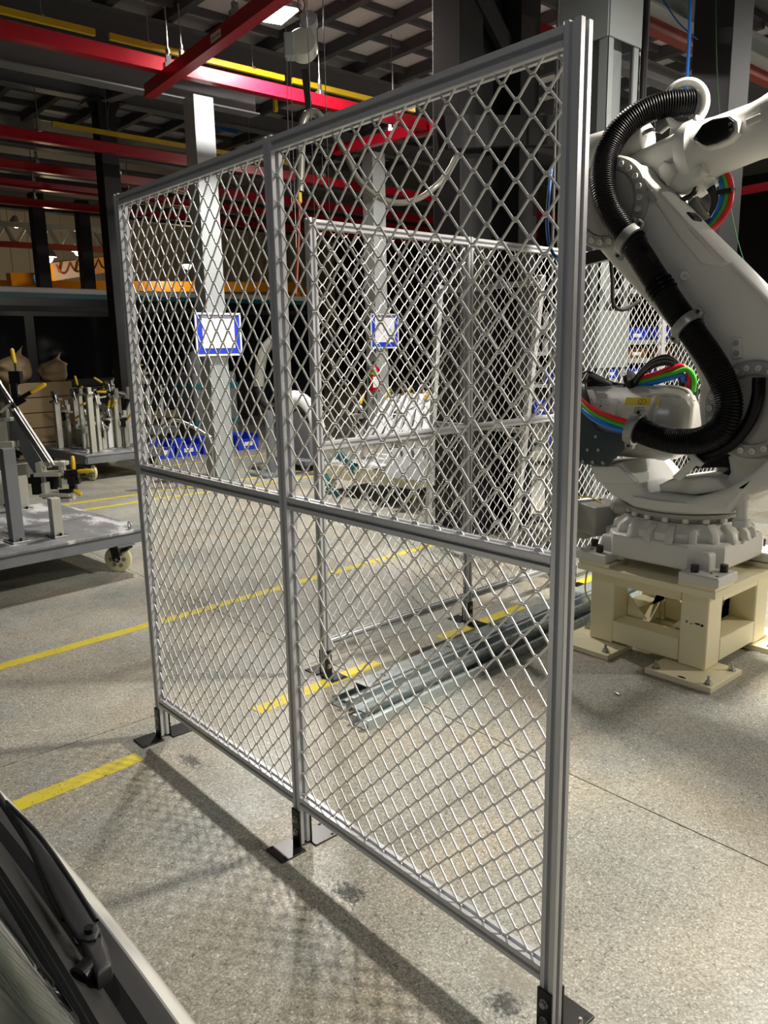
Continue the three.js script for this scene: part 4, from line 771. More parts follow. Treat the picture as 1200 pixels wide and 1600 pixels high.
  k('swing_body', [bx(60, 756, d0, 0.08, 0.16, 0.08), bx(56, 750, d0, 0.1, 0.05, 0.06), bx(84, 752, d0, 0.1, 0.12, 0.06)], MT.blackPaint);
  k('swing_body', [bx(113, 742, d0 - 0.1, 0.1, 0.05, 0.05), bx(114, 756, d0 - 0.1, 0.05, 0.13, 0.05), bx(116, 752, d0 - 0.1, 0.09, 0.04, 0.05)], MT.blackPaint);
  clampTool(t, at(23, 568, d0), at(18, 544, d0), at(26, 592, d0), L);
  k('clamp_mast', [bx(25, 590, d0, 0.09, 0.1, 0.06), bx(24, 612, d0, 0.05, 0.14, 0.05)], MT.blackPaint);
  clampTool(t, at(48, 613, d0 - 0.1), at(72, 600, d0 - 0.1), at(18, 630, d0 - 0.1), L);
  clampTool(t, at(115, 734, d0 - 0.1), at(113, 712, d0 - 0.1), at(114, 744, d0 - 0.1), L);
  clampTool(t, at(121, 737, d0 - 0.1), at(147, 735, d0 - 0.1), at(100, 738, d0 - 0.1), L);
  clampTool(t, at(115, 766, d0 - 0.15), at(128, 774, d0 - 0.15), at(92, 768, d0 - 0.12), L);
  clampTool(t, at(36, 709, d0 + 0.1), at(51, 716, d0 + 0.1), at(20, 704, d0 + 0.1), L);
}
function busyCart(name, label, pos, turn, w, d, Y, nPosts, sd, hMax) {      // a cart crowded with fixture posts and clamps
  const t = thing(name, label, 'cart', pos, turn); seed = sd; const I = p => p;
  mesh('deck_plate', box2(-w / 2, w / 2, Y - 0.02, Y, -d / 2, d / 2, 0.003), MT.cartTop, t);
  for (const s of [-1, 1]) { mesh('side_beam', box(0.06, 0.1, d - 0.06, [s * (w / 2 - 0.04), Y - 0.07, 0]), MT.cartGrey, t); mesh('cross_beam', box(w - 0.06, 0.1, 0.06, [0, Y - 0.07, s * (d / 2 - 0.04)]), MT.cartGrey, t); }
  for (const i of [-1, 1]) for (const j of [-1, 1]) caster(t, V(i * (w / 2 - 0.14), 0, j * (d / 2 - 0.12)), (Y - 0.12) / 2.1, rnd(3));
  for (const j of [-1, 1]) { mesh('lifting_ring', new THREE.TorusGeometry(0.03, 0.008, 8, 18).translate(w / 2 - 0.05, Y + 0.035, j * (d / 2 - 0.06)), MT.white, t); }
  for (let k = 0; k < nPosts; k++) {
    const x = rnd(-w / 2 + 0.12, w / 2 - 0.12), z = rnd(-d / 2 + 0.1, d / 2 - 0.1), h = rnd(0.25, hMax), g = part('fixture_post', t), pw = rnd(0.045, 0.075);
    mesh('tube', box(pw, h, pw, [x, Y + h / 2, z], null, 0.004), rnd() < 0.6 ? MT.fixture : MT.white, g);
    mesh('flange', box(pw * 2, 0.015, pw * 1.6, [x, Y + 0.008, z]), MT.steel, g);
    mesh('head', [box(rnd(0.08, 0.2), 0.03, 0.07, [x, Y + h, z], [0, rnd(3), rnd(-0.4, 0.4)], 0.004), box(0.05, rnd(0.05, 0.12), 0.05, [x + rnd(-0.05, 0.05), Y + h + 0.04, z], null, 0.004)], rnd() < 0.5 ? MT.steel : MT.fixture, g);
    if (rnd() < 0.75) { const a = rnd(6.28), e = rnd(-0.7, 1.2), b0 = V(x, Y + h + 0.04, z), dir = V(Math.cos(a) * Math.cos(e), Math.sin(e), Math.sin(a) * Math.cos(e)); clampTool(t, b0.clone().addScaledVector(dir, 0.1), b0.clone().addScaledVector(dir, 0.24), b0.clone().addScaledVector(dir, -0.05), I); }
    if (rnd() < 0.5) mesh('swing_body', [box(0.06, rnd(0.08, 0.18), 0.06, [x + 0.05, Y + h * 0.8, z + 0.05], [0, rnd(3), rnd(-0.5, 0.5)], 0.006), box(0.1, 0.04, 0.04, [x + 0.06, Y + h * 0.8 + 0.05, z + 0.05], [0, rnd(3), 0], 0.004)], MT.blackPaint, g);
    if (rnd() < 0.4) mesh('pipe_piece', tube([V(x - 0.1, Y + h + 0.05, z), V(x, Y + h + 0.12, z + 0.04), V(x + 0.1, Y + h + 0.09, z + 0.05), V(x + 0.14, Y + h - 0.02, z + 0.05)], 0.018, 8, 16), MT.steel, g);
  }
  return t;
}
{ const p = onY(131, 712, 0.36); busyCart('fixture_cart', 'grey cart crowded with white posts and yellow clamp handles beyond the gangway', [p.x - 0.82, 0, p.z - 0.55], 0.05, 1.6, 1.15, 0.36, 30, 2024, 0.8); }
busyCart('fixture_cart', 'dim cart of fixtures standing behind the crowded one', [-10.7, 0, -4.7], 0.0, 1.2, 1.2, 0.36, 12, 515, 1.1);
{ // cart behind the second fence with a white body panel on it
  const t = busyCart('fixture_cart', 'cream edged cart holding a white ribbed body panel behind the second fence', [-3.75, 0, -5.35], 0.12, 1.5, 2.3, 0.36, 14, 99, 0.6); const L = loc(t);
  mesh('cream_skirt', [box2(0.74, 0.77, 0.2, 0.36, -1.15, 1.15), box2(-0.75, 0.75, 0.2, 0.36, 1.14, 1.17)], MT.cream, t);
  const q = (u, v, d) => L(at(u, v, d));
  const P = part('body_panel', t);
  const quad = (a, b, c, d, th, mat, name) => { const n = V().crossVectors(b.clone().sub(a), d.clone().sub(a)).normalize().multiplyScalar(th), pos = []; const v8 = [a, b, c, d, ...[a, b, c, d].map(x => x.clone().sub(n))]; for (const f of [[0, 1, 2, 3], [7, 6, 5, 4], [0, 4, 5, 1], [1, 5, 6, 2], [2, 6, 7, 3], [3, 7, 4, 0]]) for (const i of [f[0], f[1], f[2], f[0], f[2], f[3]]) pos.push(...v8[i].toArray()); const g = new THREE.BufferGeometry(); g.setAttribute('position', new THREE.Float32BufferAttribute(pos, 3)); g.computeVertexNormals(); return mesh(name, g, mat, P); };
  quad(q(560, 694, 8.5), q(676, 682, 8.0), q(676, 614, 8.7), q(607, 618, 9.2), 0.03, MT.panelGrey, 'panel_skin');
  quad(q(676, 682, 8.0), q(722, 688, 7.9), q(722, 616, 8.6), q(676, 614, 8.7), 0.03, MT.panelGrey, 'panel_skin');
  for (let k = 0; k < 6; k++) { const s = 0.12 + k * 0.14; const a = q(560, 694, 8.45).lerp(q(676, 682, 7.95), s), b = q(607, 618, 9.15).lerp(q(676, 614, 8.65), s); mesh('panel_rib', beam(a, b, 0.022, 0.03), MT.cartGrey, P); }
  quad(q(600, 745, 8.2), q(712, 757, 7.8), q(712, 700, 7.9), q(606, 700, 8.3), 0.03, MT.panelGrey, 'lower_skin');
  mesh('copper_trim', beam(q(607, 617, 9.15), q(715, 612, 8.6), 0.03, 0.03), MT.brown, P);
  for (const [u, v] of [[628, 608], [660, 604], [690, 610]]) clampTool(t, at(u - 18, v + 2, 8.6), at(u - 26, v + 16, 8.6), at(u, v, 8.6), L);
}
{ // curved white wing shell on a trolley
  const t = thing('wing_shell', 'white curved body shell with a black arch behind the middle post', 'body part', onY(478, 730, 0).toArray()), L = loc(t);
  const arc = (off, mat, r) => mesh('edge', tube([[446, 640], [458, 622], [472, 626], [488, 645], [498, 672]].map(([u, v]) => L(at(u, v + off, 10.3))), r, 10, 30), mat, t);
  arc(0, MT.white, 0.1); arc(14, MT.blackMatte, 0.06); 
  mesh('shell_side', slab([[-0.35, 0.1], [0.25, 0.1], [0.25, 0.62], [0.1, 0.9], [-0.15, 1.0], [-0.3, 0.85]], -0.1, 0.1, 0.03), MT.beamGrey, t);
  mesh('trolley', [box(0.8, 0.06, 0.6, [0, 0.12, 0]), ...[[-0.3, -0.2], [0.3, -0.2], [-0.3, 0.2], [0.3, 0.2]].map(([x, z]) => rod(V(x, 0, z), V(x, 0.12, z), 0.04))], MT.cartGrey, t);
}
// ================================================================ notices, extinguisher, racks, far hall
function noticeBoard(label, x, u0, v0, u1, v1, sd) {
  const a = onX(u0, v0, x), b = onX(u1, v1, x), w = Math.abs(b.z - a.z), h = Math.abs(a.y - b.y), t = thing('notice_board', label, 'notice board', [x, (a.y + b.y) / 2, (a.z + b.z) / 2], Math.PI / 2, undefined);
  mesh('board', box(w, h, 0.012, [0, 0, 0]), MT.blue, t);
  const f = part('frame', t); for (const s of [-1, 1]) { mesh('frame_strip', box(0.024, h + 0.03, 0.024, [s * w / 2, 0, 0.004], null, 0.004), MT.white, f); mesh('frame_strip', box(w + 0.024, 0.024, 0.024, [0, s * h / 2, 0.004], null, 0.004), MT.white, f); }
  const cv = document.createElement('canvas'); cv.width = 256; cv.height = 200; const c = cv.getContext('2d'); seed = sd;
  c.fillStyle = '#eceef4'; c.fillRect(0, 0, 256, 200); c.fillStyle = '#c3c4d4'; for (let k = 0; k < 3; k++) { const x0 = 14 + k * 80; for (let j = 0; j < 15; j++) if (rnd() < 0.75) c.fillRect(x0, 14 + j * 12, rnd(20, 64), 3); c.fillRect(x0 + 8, 60 + rnd(40), 34, 22); }
  const tx = new THREE.CanvasTexture(cv); tx.colorSpace = THREE.SRGBColorSpace;
  mesh('paper', box(w * 0.72, h * 0.78, 0.002, [0.0, h * 0.06, 0.009]), std({ map: tx, roughness: 0.8 }), t).userData.label = 'white printed sheet';
  mesh('clip_rail', box(w * 0.78, 0.018, 0.006, [0, h * 0.43, 0.012]), MT.steel, t);
  mesh('bracket', box(0.1, 0.06, 0.02, [0, 0, -0.014]), MT.cartGrey, t);
}
noticeBoard('blue notice board with white sheets on the nearer lit column', -5.67, 304, 490, 377, 554, 41);
noticeBoard('blue notice board with one white sheet on the column above the extinguisher', -7.58, 579, 491, 622, 543, 43);
{ // fire extinguisher
  const p = onX(582, 612, -7.56), t = thing('fire_extinguisher', 'red fire extinguisher hung on the farther column below its notice board', 'fire extinguisher', [-7.5, p.y, p.z]);
  mesh('cylinder', lathe([[0, 0], [0.085, 0.01], [0.1, 0.05], [0.1, 0.78], [0.08, 0.9], [0.035, 0.98], [0.03, 1], [0, 1]], V(0, 0, 0), V(0, 0.46, 0), 24), MT.red, t);
  mesh('label_band', lathe([[0.101, 0], [0.1015, 0.5], [0.101, 1]], V(0, 0.3, 0), V(0, 0.34, 0), 24), MT.greenHose, t);
  mesh('sticker', slab([[-0.05, 0.08], [0.05, 0.08], [0.05, 0.26], [-0.05, 0.26]], 0.098, 0.103).rotateY(1.1), MT.white, t);
  mesh('valve', [box(0.05, 0.06, 0.04, [0, 0.49, 0]), box(0.14, 0.015, 0.02, [0.04, 0.53, 0], [0, 0, 0.2])], MT.blackPaint, t);
  mesh('hose', tube([V(0, 0.49, 0.02), V(0, 0.47, 0.12), V(0, 0.3, 0.13), V(0, 0.12, 0.12)], 0.012, 8, 24), MT.blackCable, t);
  mesh('wall_bracket', box(0.09, 0.05, 0.14, [-0.06, 0.3, 0]), MT.cartGrey, t);
}
// parts racks with bins
function bin(label, p, w, h, d, mat, turn, grp) {
  const t = thing('parts_bin', label, 'bin', p.toArray(), turn, grp), th = 0.008;
  mesh('bin_body', [box(w, th, d, [0, th / 2, 0]), box(th, h, d, [-w / 2, h / 2, 0], [0, 0, 0.06]), box(th, h, d, [w / 2, h / 2, 0], [0, 0, -0.06]), box(w, h, th, [0, h / 2, -d / 2], [-0.06, 0, 0]), box(w, h * 0.7, th, [0, h * 0.35, d / 2], [0.06, 0, 0])], mat, t);
  mesh('rim', [box(w + 0.03, 0.014, 0.016, [0, h * 0.7, d / 2 + 0.012])], mat, t);
  mesh('card', box(w * 0.4, h * 0.25, 0.003, [0, h * 0.4, d / 2 + 0.012]), MT.paper, t);
  return t;
}
function rack(label, p, turn, w, d, H, levels) {
  const t = thing('parts_rack', label, 'rack', [p.x, 0, p.z], turn);
  for (const i of [-1, 1]) for (const j of [-1, 1]) mesh('upright', box(0.045, H, 0.045, [i * w / 2, H / 2, j * d / 2], null, 0.003), MT.colGrey, t);
  for (const y of levels) { mesh('shelf', box(w, 0.03, d, [0, y, 0]), MT.cartGrey, t); for (const j of [-1, 1]) mesh('shelf_edge', box(w, 0.05, 0.02, [0, y, j * (d / 2 + 0.01)]), MT.colGrey, t); }
  t.updateMatrixWorld(true); return t;
}
{
  const D = 8.6, c = at(1005, 540, D), lv = [520, 548, 578, 608].map(v => at(1005, v, D).y);
  const T = rack('pale parts rack with blue and brown bins behind the long fence', c, YAW, 1.15, 0.5, 2.35, [0.3, 0.75, ...lv.map(y => y - 0.1), 2.2]);
  const col = ['blue', 'brown', 'blue', 'blue'], m = { blue: MT.blue, brown: MT.brown };
  lv.forEach((y, r) => { for (let k = 0; k < 4; k++) { const q = T.localToWorld(V(-0.42 + k * 0.28, y - 0.084, 0.03)); bin(`${r === 1 ? 'brown' : 'blue'} parts bin, ${['next to', 'second from', 'third from', 'farthest from'][k]} the dark cabinet, ${['top filled', 'second filled', 'third filled', 'lowest filled'][r]} shelf of the pale rack`, q, 0.23, 0.14, 0.36, r === 1 ? MT.brown : MT.blue, YAW, 'bins on the pale rack, shelf ' + (r + 1)); } });
  { const q = T.localToWorld(V(-0.7, 0, 0)), w = thing('tall_cabinet', 'dark cabinet with a bright white top box beside the pale rack', 'cabinet', [q.x - 0.05, 0, q.z + 0.06], YAW); mesh('cabinet_body', box(0.3, 1.95, 0.4, [0, 0.975, 0], null, 0.006), MT.colDark, w); mesh('top_box', box(0.3, 0.34, 0.38, [0, 2.12, 0], null, 0.01), MT.white, w); mesh('door', box(0.27, 1.8, 0.012, [0, 0.95, 0.205]), MT.colDark, w); mesh('handle', box(0.015, 0.16, 0.02, [0.1, 1.0, 0.22]), MT.steel, w); }
  const c2 = at(840, 640, 11.2);
  const T2 = rack('cluttered rack of metal parts seen through the mesh beside the near post', c2, YAW, 1.0, 0.5, 2.0, [0.25, 0.7, 1.12, 1.55, 1.9]);
  seed = 808;
  [[0.02, 0.7, 'blue'], [0.25, 0.25, 'blue'], [0.2, 1.12, 'blue'], [-0.32, 0.7, 'blue']].forEach(([x, y], k) => bin('blue bin among metal parts on the cluttered rack, ' + ['second shelf, beside the other bin', 'lowest shelf', 'third shelf', 'second shelf, at the end upright'][k], T2.localToWorld(V(x, y + 0.016, 0.13)), 0.2, 0.2, 0.2, MT.blue, YAW, 'bins on the cluttered rack'));
  for (const [y, sh] of [[0.7, 'second'], [1.12, 'third'], [1.55, 'fourth'], [1.9, 'top']]) for (let k = 0; k < 4; k++) { const q = T2.localToWorld(V(-0.4 + k * 0.26, y + 0.016, -0.14)); const g = rnd() < 0.5 ? [box(rnd(0.06, 0.12), 0.14, 0.1, [0, 0.07, 0], [0, YAW, 0], 0.008), rod(V(0, 0.14, 0), V(0, 0.2, 0), 0.03)] : [rod(V(0, 0, 0), V(0, 0.16, 0), 0.05, 0.05, 14), rod(V(0, 0.16, 0), V(0, 0.2, 0), 0.03, 0.02, 14)]; tag(mesh('metal_part', g.map(x => x.translate(q.x, q.y, q.z)), rnd() < 0.5 ? MT.white : MT.steel), `small pale metal part on the ${sh} shelf of the cluttered rack`, 'metal part', `loose parts on the ${sh} shelf of the cluttered rack`); }
}
{ // bare fence panel leaning on the double column
  const Bp = onY(667, 846, 0), r = rayOf(687, 446); let best = null; for (let d = 5; d < 9; d += 0.01) { const P = CAM.clone().addScaledVector(r, d); const e = Math.abs(P.distanceTo(Bp) - 2.2); if (P.y > 1.7 && (!best || e < best[0])) best = [e, P]; }
  const T = best[1], t = thing('fence_panel', 'spare fence panel frame leaning against the dark double column', 'fence panel', Bp.toArray()), up = T.clone().sub(Bp), w = 0.95;
  const X = V(1, 0, 0), a = V(0, 0, 0), b = up.clone();
  for (const s of [0, w]) mesh('post', beam(a.clone().addScaledVector(X, s), b.clone().addScaledVector(X, s), 0.04, 0.04, V(0, 0, 1)), MT.alu, t);
  for (const k of [0.06, 0.5, 0.98]) mesh('rail', beam(up.clone().multiplyScalar(k).addScaledVector(X, 0.02), up.clone().multiplyScalar(k).addScaledVector(X, w - 0.02), 0.035, 0.035), MT.alu, t);
}
for (let k = 0; k < 6; k++) { const z = -4.1 - k * 0.05; tag(mesh('floor_cable', tube([V(0.9 + k * 0.04, 0.02, z), V(1.3, 0.02, z - 0.1 - k * 0.02), V(1.9, 0.02, z + 0.05), V(2.6, 0.02, z - 0.1)], 0.018, 8, 40), MT.blackCable), 'black power cable lying on the floor behind the robot stand', 'cable', 'floor cables behind the robot'); }

// spring balancer, strap and film-wrapped hose over the fence
{
  const d = 6.0, p = at(468, 62, d), t = thing('spring_balancer', 'grey spring balancer with round drum hanging under the deck beside the lit lamp', 'balancer', p.toArray()), L = loc(t), q = (u, v, dd = d) => L(at(u, v, dd));
  const f = camera.getWorldDirection(V()).multiplyScalar(-1);
  mesh('drum', lathe([[0, 0], [0.1, 0], [0.112, 0.1], [0.112, 0.85], [0.1, 1], [0.03, 1], [0, 1.02]], q(473, 70).addScaledVector(f, -0.07), q(473, 70).addScaledVector(f, 0.05), 36), MT.plastic, t);
  mesh('upper_disc', lathe([[0, 0], [0.068, 0], [0.068, 0.8], [0.06, 1], [0.012, 1], [0.012, 1.2], [0, 1.2]], q(483, 37).addScaledVector(f, 0.0), q(483, 37).addScaledVector(f, 0.07), 30), MT.colGrey, t);
  mesh('side_case', box(0.08, 0.17, 0.12, q(453, 73).toArray(), [0, YAW, 0], 0.012), MT.colGrey, t);
  mesh('hook', tube([q(470, 18), q(465, 8), q(470, -4), q(476, 6), q(474, 20)], 0.009, 8, 24), MT.steel, t);
  mesh('hanger', rod(q(470, 0), V(q(470, 0).x, 5.65 - p.y, q(470, 0).z), 0.012), MT.steel, t);
  mesh('pull_wire', tube([q(446, 38), q(448, 80), q(450, 200), q(456, 330)], 0.004, 6, 20), MT.steel, t);
  mesh('pull_wire', tube([q(454, 92), q(457, 200), q(464, 420)], 0.003, 6, 20), MT.steel, t);
}
{
  const d = 5.7, t = thing('wrapped_hose', 'film wrapped flexible hose hung on a black strap above the fence', 'hose', at(480, 150, d).toArray()), L = loc(t), q = (u, v, dd = d) => L(at(u, v, dd));
  mesh('strap', [beam(q(476, 108), q(484, 182), 0.05, 0.006, camera.getWorldDirection(V())), beam(q(476, 108), V(q(476, 108).x, 5.65 - t.position.y, q(476, 108).z), 0.006, 0.05)], MT.blackMatte, t);
  mesh('hose_drop', tube([q(508, 196), q(495, 178), q(482, 178), q(472, 195), q(470, 240), q(468, 300)], 0.032, 10, 50), MT.silverFilm, t);
  mesh('hose_loop', tube([q(500, 184), q(522, 208), q(540, 240), q(560, 280), q(590, 308), q(622, 317), q(655, 310), q(682, 290), q(702, 265, 5.9), q(714, 240, 6.3)], 0.021, 10, 80), MT.silverFilm, t);
  mesh('drop_tube', tube([q(468, 300), q(466, 380), q(462, 460)], 0.012, 8, 20), MT.brownRed, t);
  mesh('coupling', lathe([[0.01, 0], [0.02, 0.1], [0.02, 0.9], [0.01, 1]], q(468, 318), q(467, 300), 12), MT.yellowPaint, t);
}
for (const [pts, lab] of [[[[505, 742], [512, 760], [528, 776]], 'teal tool grip hanging lower beyond the second fence'], [[[526, 706], [538, 718], [555, 732]], 'teal tool grip hanging higher beyond the second fence']]) {
  const d = 5.1, t = thing('tool_grip', lab, 'tool', at(pts[0][0], pts[0][1], d).toArray()), L = loc(t), P = pts.map(([u, v]) => L(at(u, v, d)));
  mesh('grip_body', tube([P[0], P[0].clone().lerp(P[1], 0.9)], 0.03, 10, 10), MT.tealTool, t); mesh('grip_nose', tube([P[1], P[2]], 0.024, 10, 10), MT.tealTool, t); mesh('ring', new THREE.TorusGeometry(0.035, 0.007, 6, 16).translate(...P[2].toArray()), MT.steel, t);
  mesh('suspension_cord', rod(P[0], V(P[0].x, 5.64 - t.position.y, P[0].z), 0.003, 0.003, 6), MT.blackCable, t);
}
// thin cords and the blue hose by the near post
tag(mesh('air_hose', tube([at(862, 262, 4.7), at(858, 300, 4.7), at(855, 340, 4.7), at(858, 380, 4.65), at(868, 402, 4.6), at(885, 412, 4.5)], 0.01, 8, 50), MT.darkBlue), 'blue air hose curving down just behind the near fence post', 'hose');
tag(mesh('cord', tube([at(1118, -10, 6.2), at(1121, 120, 6.2), at(1135, 280, 6.2), at(1160, 400, 6.2), at(1196, 480, 6.2)], 0.003, 6, 40), MT.cordGreen), 'thin green cord hanging behind the robot forearm', 'cord');
tag(mesh('cord', tube([at(1030, -10, 6.4), at(1060, 35, 6.4), at(1090, 62, 6.4)], 0.006, 6, 30), MT.darkBlue), 'thin blue cord slanting up behind the hose ring', 'cord');
{ const t = thing('tool_bracket', 'black bracket with a hanging strap fixed to the long fence beside the robot', 'bracket', at(930, 402, 4.75).toArray()), L = loc(t); mesh('arm', beam(L(at(905, 408, 4.8)), L(at(952, 396, 4.7)), 0.06, 0.07), MT.blackPaint, t); mesh('strap', tube([L(at(954, 400, 4.7)), L(at(957, 440, 4.7)), L(at(960, 478, 4.7)), L(at(972, 484, 4.7)), L(at(1000, 470, 4.72))], 0.012, 8, 30), MT.blackMatte, t); }

// loose things beyond the gangway
for (const [u, lab] of [[244, 'nearest the splayed column'], [284, 'second from the splayed column'], [324, 'third from the splayed column'], [377, 'standing apart from the other three']]) { const p = onX(u, 712, -8.85).setY(0); bin('blue floor bin beyond the gangway lines, ' + lab, p, 0.4, 0.26, 0.5, MT.blue, Math.PI / 2, 'blue floor bins'); }
{ const t = thing('tube_frame', 'bent bright steel tube frame standing beyond the front fence', 'frame', onY(280, 752, 0).toArray()), L = loc(t), d = 9.6; mesh('bent_tube', tube([L(at(218, 706, d)), L(at(240, 684, d)), L(at(268, 657, d)), L(at(290, 661, d)), L(at(330, 684, d))], 0.022, 10, 40), MT.steel, t); for (const u of [218, 330]) { const a = L(at(u, u === 218 ? 706 : 684, d)); mesh('tube_leg', rod(V(a.x, -t.position.y, a.z), a, 0.02), MT.steel, t); } }
{ const p = onY(60, 712, 0), t = thing('crate', 'brownish plank sided crate behind the fixture carts', 'crate', [p.x, 0, p.z], 0.1); for (let k = 0; k < 5; k++) { mesh('plank', box(0.02, 0.23, 1.0, [0.4, 0.13 + k * 0.245, 0], null, 0.004), MT.sack, t); mesh('plank', box(0.8, 0.23, 0.02, [0, 0.13 + k * 0.245, 0.5], null, 0.004), MT.sack, t); } mesh('inner_box', box(0.76, 1.2, 0.96, [0, 0.61, 0]), MT.brown, t);
  for (const [i, lab] of [[0, 'beige wrapped sack with a tied neck on the crate, the larger one'], [1, 'beige wrapped sack with a tied neck on the crate, the smaller one']]) {
    const s = i ? 0.22 : 0.27, g = new THREE.SphereGeometry(1, 32, 24), q = g.attributes.position; const nz = noiseGrid(16, 900 + i);
    for (let k = 0; k < q.count; k++) { let x = q.getX(k), y = q.getY(k), z = q.getZ(k); const n = 1 + (nz((Math.atan2(z, x) + 3.2) * 2.2, (y + 1) * 4) - 0.5) * 0.35; const neck = y > 0.55 ? Math.max(0.12, 1 - (y - 0.55) * 2.1) : 1; x *= n * neck; z *= n * neck; y = y > 0.85 ? 0.85 + (y - 0.85) * 3.2 : Math.max(y, -0.75); q.setXYZ(k, x, y, z - (y > 0.3 ? (y - 0.3) * 0.7 : 0)); }
    g.computeVertexNormals(); g.scale(s, s * 1.05, s);
    const c = tag(mesh('wrapped_sack', g, MT.sack), lab, 'sack'); c.position.set(p.x + (i ? 0.12 : 0.0), 1.24 + 0.75 * s * 1.05 - 0.02, p.z + (i ? -0.34 : 0.26));
  } }
{ const p = at(322, 600, 14.6), t = thing('machine', 'dim grey machine with rounded top and teal bands behind the bins', 'machine', [p.x, 0, p.z], 0); mesh('housing', box(0.7, 1.3, 0.9, [0, 0.65, 0], null, 0.06), MT.cartGrey, t); mesh('dome', lathe([[0.34, 0], [0.34, 0.4], [0.25, 0.8], [0, 1]], V(0, 1.28, 0), V(0, 1.75, 0), 28), MT.colGrey, t); mesh('teal_band', box(0.72, 0.1, 0.92, [0, 1.05, 0]), MT.tealPaint, t); mesh('teal_band', box(0.72, 0.08, 0.92, [0, 0.4, 0]), MT.tealPaint, t); }
{ const p = onY(410, 712, 0), t = thing('hose_stand', 'grey sleeved hose arm standing behind the middle fence post', 'hose', [p.x, 0, p.z]), L = loc(t), d = 10.6; mesh('sleeve', tube([[440, 520], [415, 545], [406, 580], [405, 605]].map(([u, v]) => L(at(u, v, d))), 0.07, 10, 30), MT.silverFilm, t); mesh('bellows', tube([[405, 605], [410, 625], [424, 640]].map(([u, v]) => L(at(u, v, d))), 0.06, 10, 20), MT.blackMatte, t); const a = L(at(420, 640, d)); mesh('stand_post', rod(V(a.x, 0, a.z), a, 0.06), MT.cartGrey, t); mesh('stand_base', box(0.5, 0.04, 0.5, [a.x, 0.02, a.z]), MT.cartGrey, t); }
{ // dark bus behind the columns
  const t = thing('bus', 'long dark bus with white roof and teal stripe beyond the columns', 'bus', [-15.2, 0, -4]), x = 1.25, z0 = -7.5, z1 = 7;
  const yy = v => at(60, v, 16.3).y, R = yy(453), A = yy(460), B = yy(467), C = yy(479), D = yy(487);
  mesh('lower_body', box2(-x, x, 0.35, 1.0, z0, z1, 0.05), MT.busDark, t); mesh('side_wall', box2(-x + 0.02, x - 0.02, 0.9, D, z0, z1), MT.busDark, t);
  mesh('light_strip', box2(-x, x + 0.01, D, C, z0, z1), MT.colDark, t); mesh('upper_panel', box2(-x, x, C, B, z0, z1), MT.busDark, t); mesh('teal_stripe', box2(-x, x + 0.015, B, A, z0, z1), MT.tealPaint, t); mesh('roof', box2(-x, x + 0.02, A, R + 0.03, z0, z1, 0.03), MT.white, t);
  for (let k = 0; k < 8; k++) mesh('window_pane', box2(x - 0.03, x + 0.006, 1.15, D - 0.1, z0 + 0.5 + k * 1.75, z0 + 2.05 + k * 1.75), MT.glassDark, t);
  for (const z of [-5, 4.5]) mesh('wheel', rod(V(x - 0.3, 0.48, z), V(x + 0.01, 0.48, z), 0.48, 0.48, 24), MT.rubber, t);
}
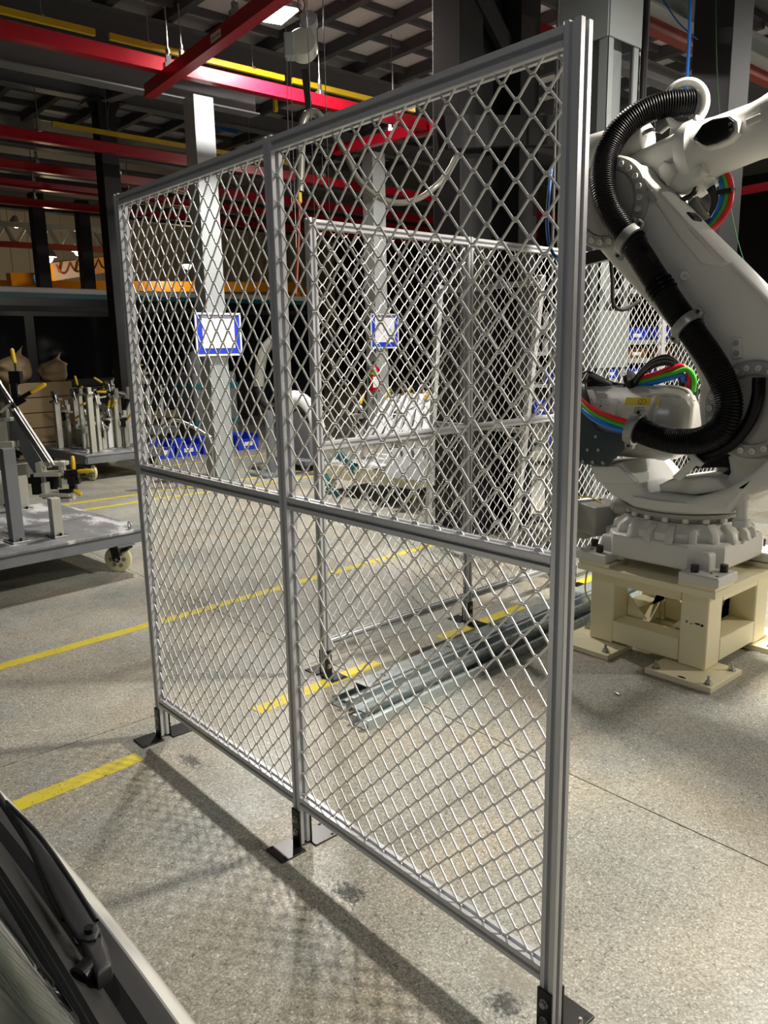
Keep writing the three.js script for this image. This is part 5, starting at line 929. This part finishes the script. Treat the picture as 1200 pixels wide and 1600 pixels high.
{ // yellow bridge crane in the far hall
  const t = thing('bridge_crane', 'yellow overhead bridge crane in the bright far hall', 'crane', [-22, 0, -3]), L = loc(t), q = (u, v, d) => L(at(u, v, d));
  mesh('runway_girder', beam(q(-30, 447, 24), q(470, 449, 30), 0.3, 0.34), MT.crane, t);
  mesh('bridge_girder', beam(q(72, 425, 21), q(176, 411, 26), 0.4, 0.46), MT.crane, t);
  mesh('end_box', beam(q(14, 437, 22.5), q(52, 437, 23), 0.3, 0.36), MT.crane, t);
  for (let k = 0; k < 4; k++) mesh('festoon_cable', tube([q(88 + k * 22, 413 - k * 2.6, 20.8 + k), q(94 + k * 22, 424 - k * 2.4, 20.8 + k), q(102 + k * 22, 426 - k * 2.6, 21 + k), q(110 + k * 22, 410 - k * 2.6, 21.2 + k)], 0.03, 6, 24), MT.brownRed, t);
  mesh('hoist_motor', rod(q(58, 440, 21), q(70, 436, 21), 0.18, 0.18, 16), MT.blueHose, t);
  mesh('runway_leg', [box2(q(-30, 447, 24).x - 0.15, q(-30, 447, 24).x + 0.15, 0, q(-30, 447, 24).y, q(-30, 447, 24).z - 0.15, q(-30, 447, 24).z + 0.15)], MT.crane, t);
  mesh('runway_leg', [box2(q(470, 449, 30).x - 0.15, q(470, 449, 30).x + 0.15, 0, q(470, 449, 30).y, q(470, 449, 30).z - 0.15, q(470, 449, 30).z + 0.15)], MT.crane, t);
}
{ // roof truss in the far hall
  const t = thing('roof_truss', 'brown lower chord and pale diagonals of the far hall roof truss', 'truss', [-22, 0, -3]), L = loc(t), q = (u, v, d = 23) => L(at(u, v, d));
  mesh('chord', beam(q(-20, 380), q(190, 392), 0.16, 0.16), MT.brownRed, t); mesh('chord', beam(q(-20, 348), q(190, 362), 0.14, 0.14), MT.colGrey, t);
  for (let k = 0; k < 6; k++) { const u = -10 + k * 34; mesh('diagonal', beam(q(u, 380 + k * 2), q(u + 17, 351 + k * 2), 0.09, 0.09), MT.colGrey, t); mesh('diagonal', beam(q(u + 17, 351 + k * 2), q(u + 34, 382 + k * 2), 0.09, 0.09), MT.colGrey, t); }
  mesh('hanger', [rod(q(0, 348), V(q(0, 348).x, 10, q(0, 348).z), 0.05), rod(q(180, 362), V(q(180, 362).x, 10, q(180, 362).z), 0.05)], MT.colGrey, t);
}
// lamps of the far hall
for (const [u, v, d, I] of [[75, 403, 19.5, 60], [122, 394, 27, 60], [293, 415, 26, 60], [25, 350, 26, 60]]) {
  const p = at(u, v, d), t = thing('bay_lamp', 'small bright bay lamp in the far hall above the crane', 'lamp', p.toArray(), 0, 'bay lamps of the far hall');
  mesh('shade', lathe([[0.2, 0], [0.19, 0.3], [0.08, 1], [0, 1]], V(0, 0.02, 0), V(0, 0.25, 0), 24), MT.colGrey, t);
  const b = mesh('bulb', new THREE.SphereGeometry(0.12, 16, 12), MT.lampGlow, t);
  mesh('drop_rod', rod(V(0, 0.25, 0), V(0, 10 - p.y, 0), 0.012), MT.colGrey, t);
  const pl = new THREE.PointLight(0xffe2b4, I * 0.16, 0, 2); pl.castShadow = true; pl.shadow.radius = 5; pl.position.y = -0.16; t.add(pl);
}
renderer.render(scene, camera);
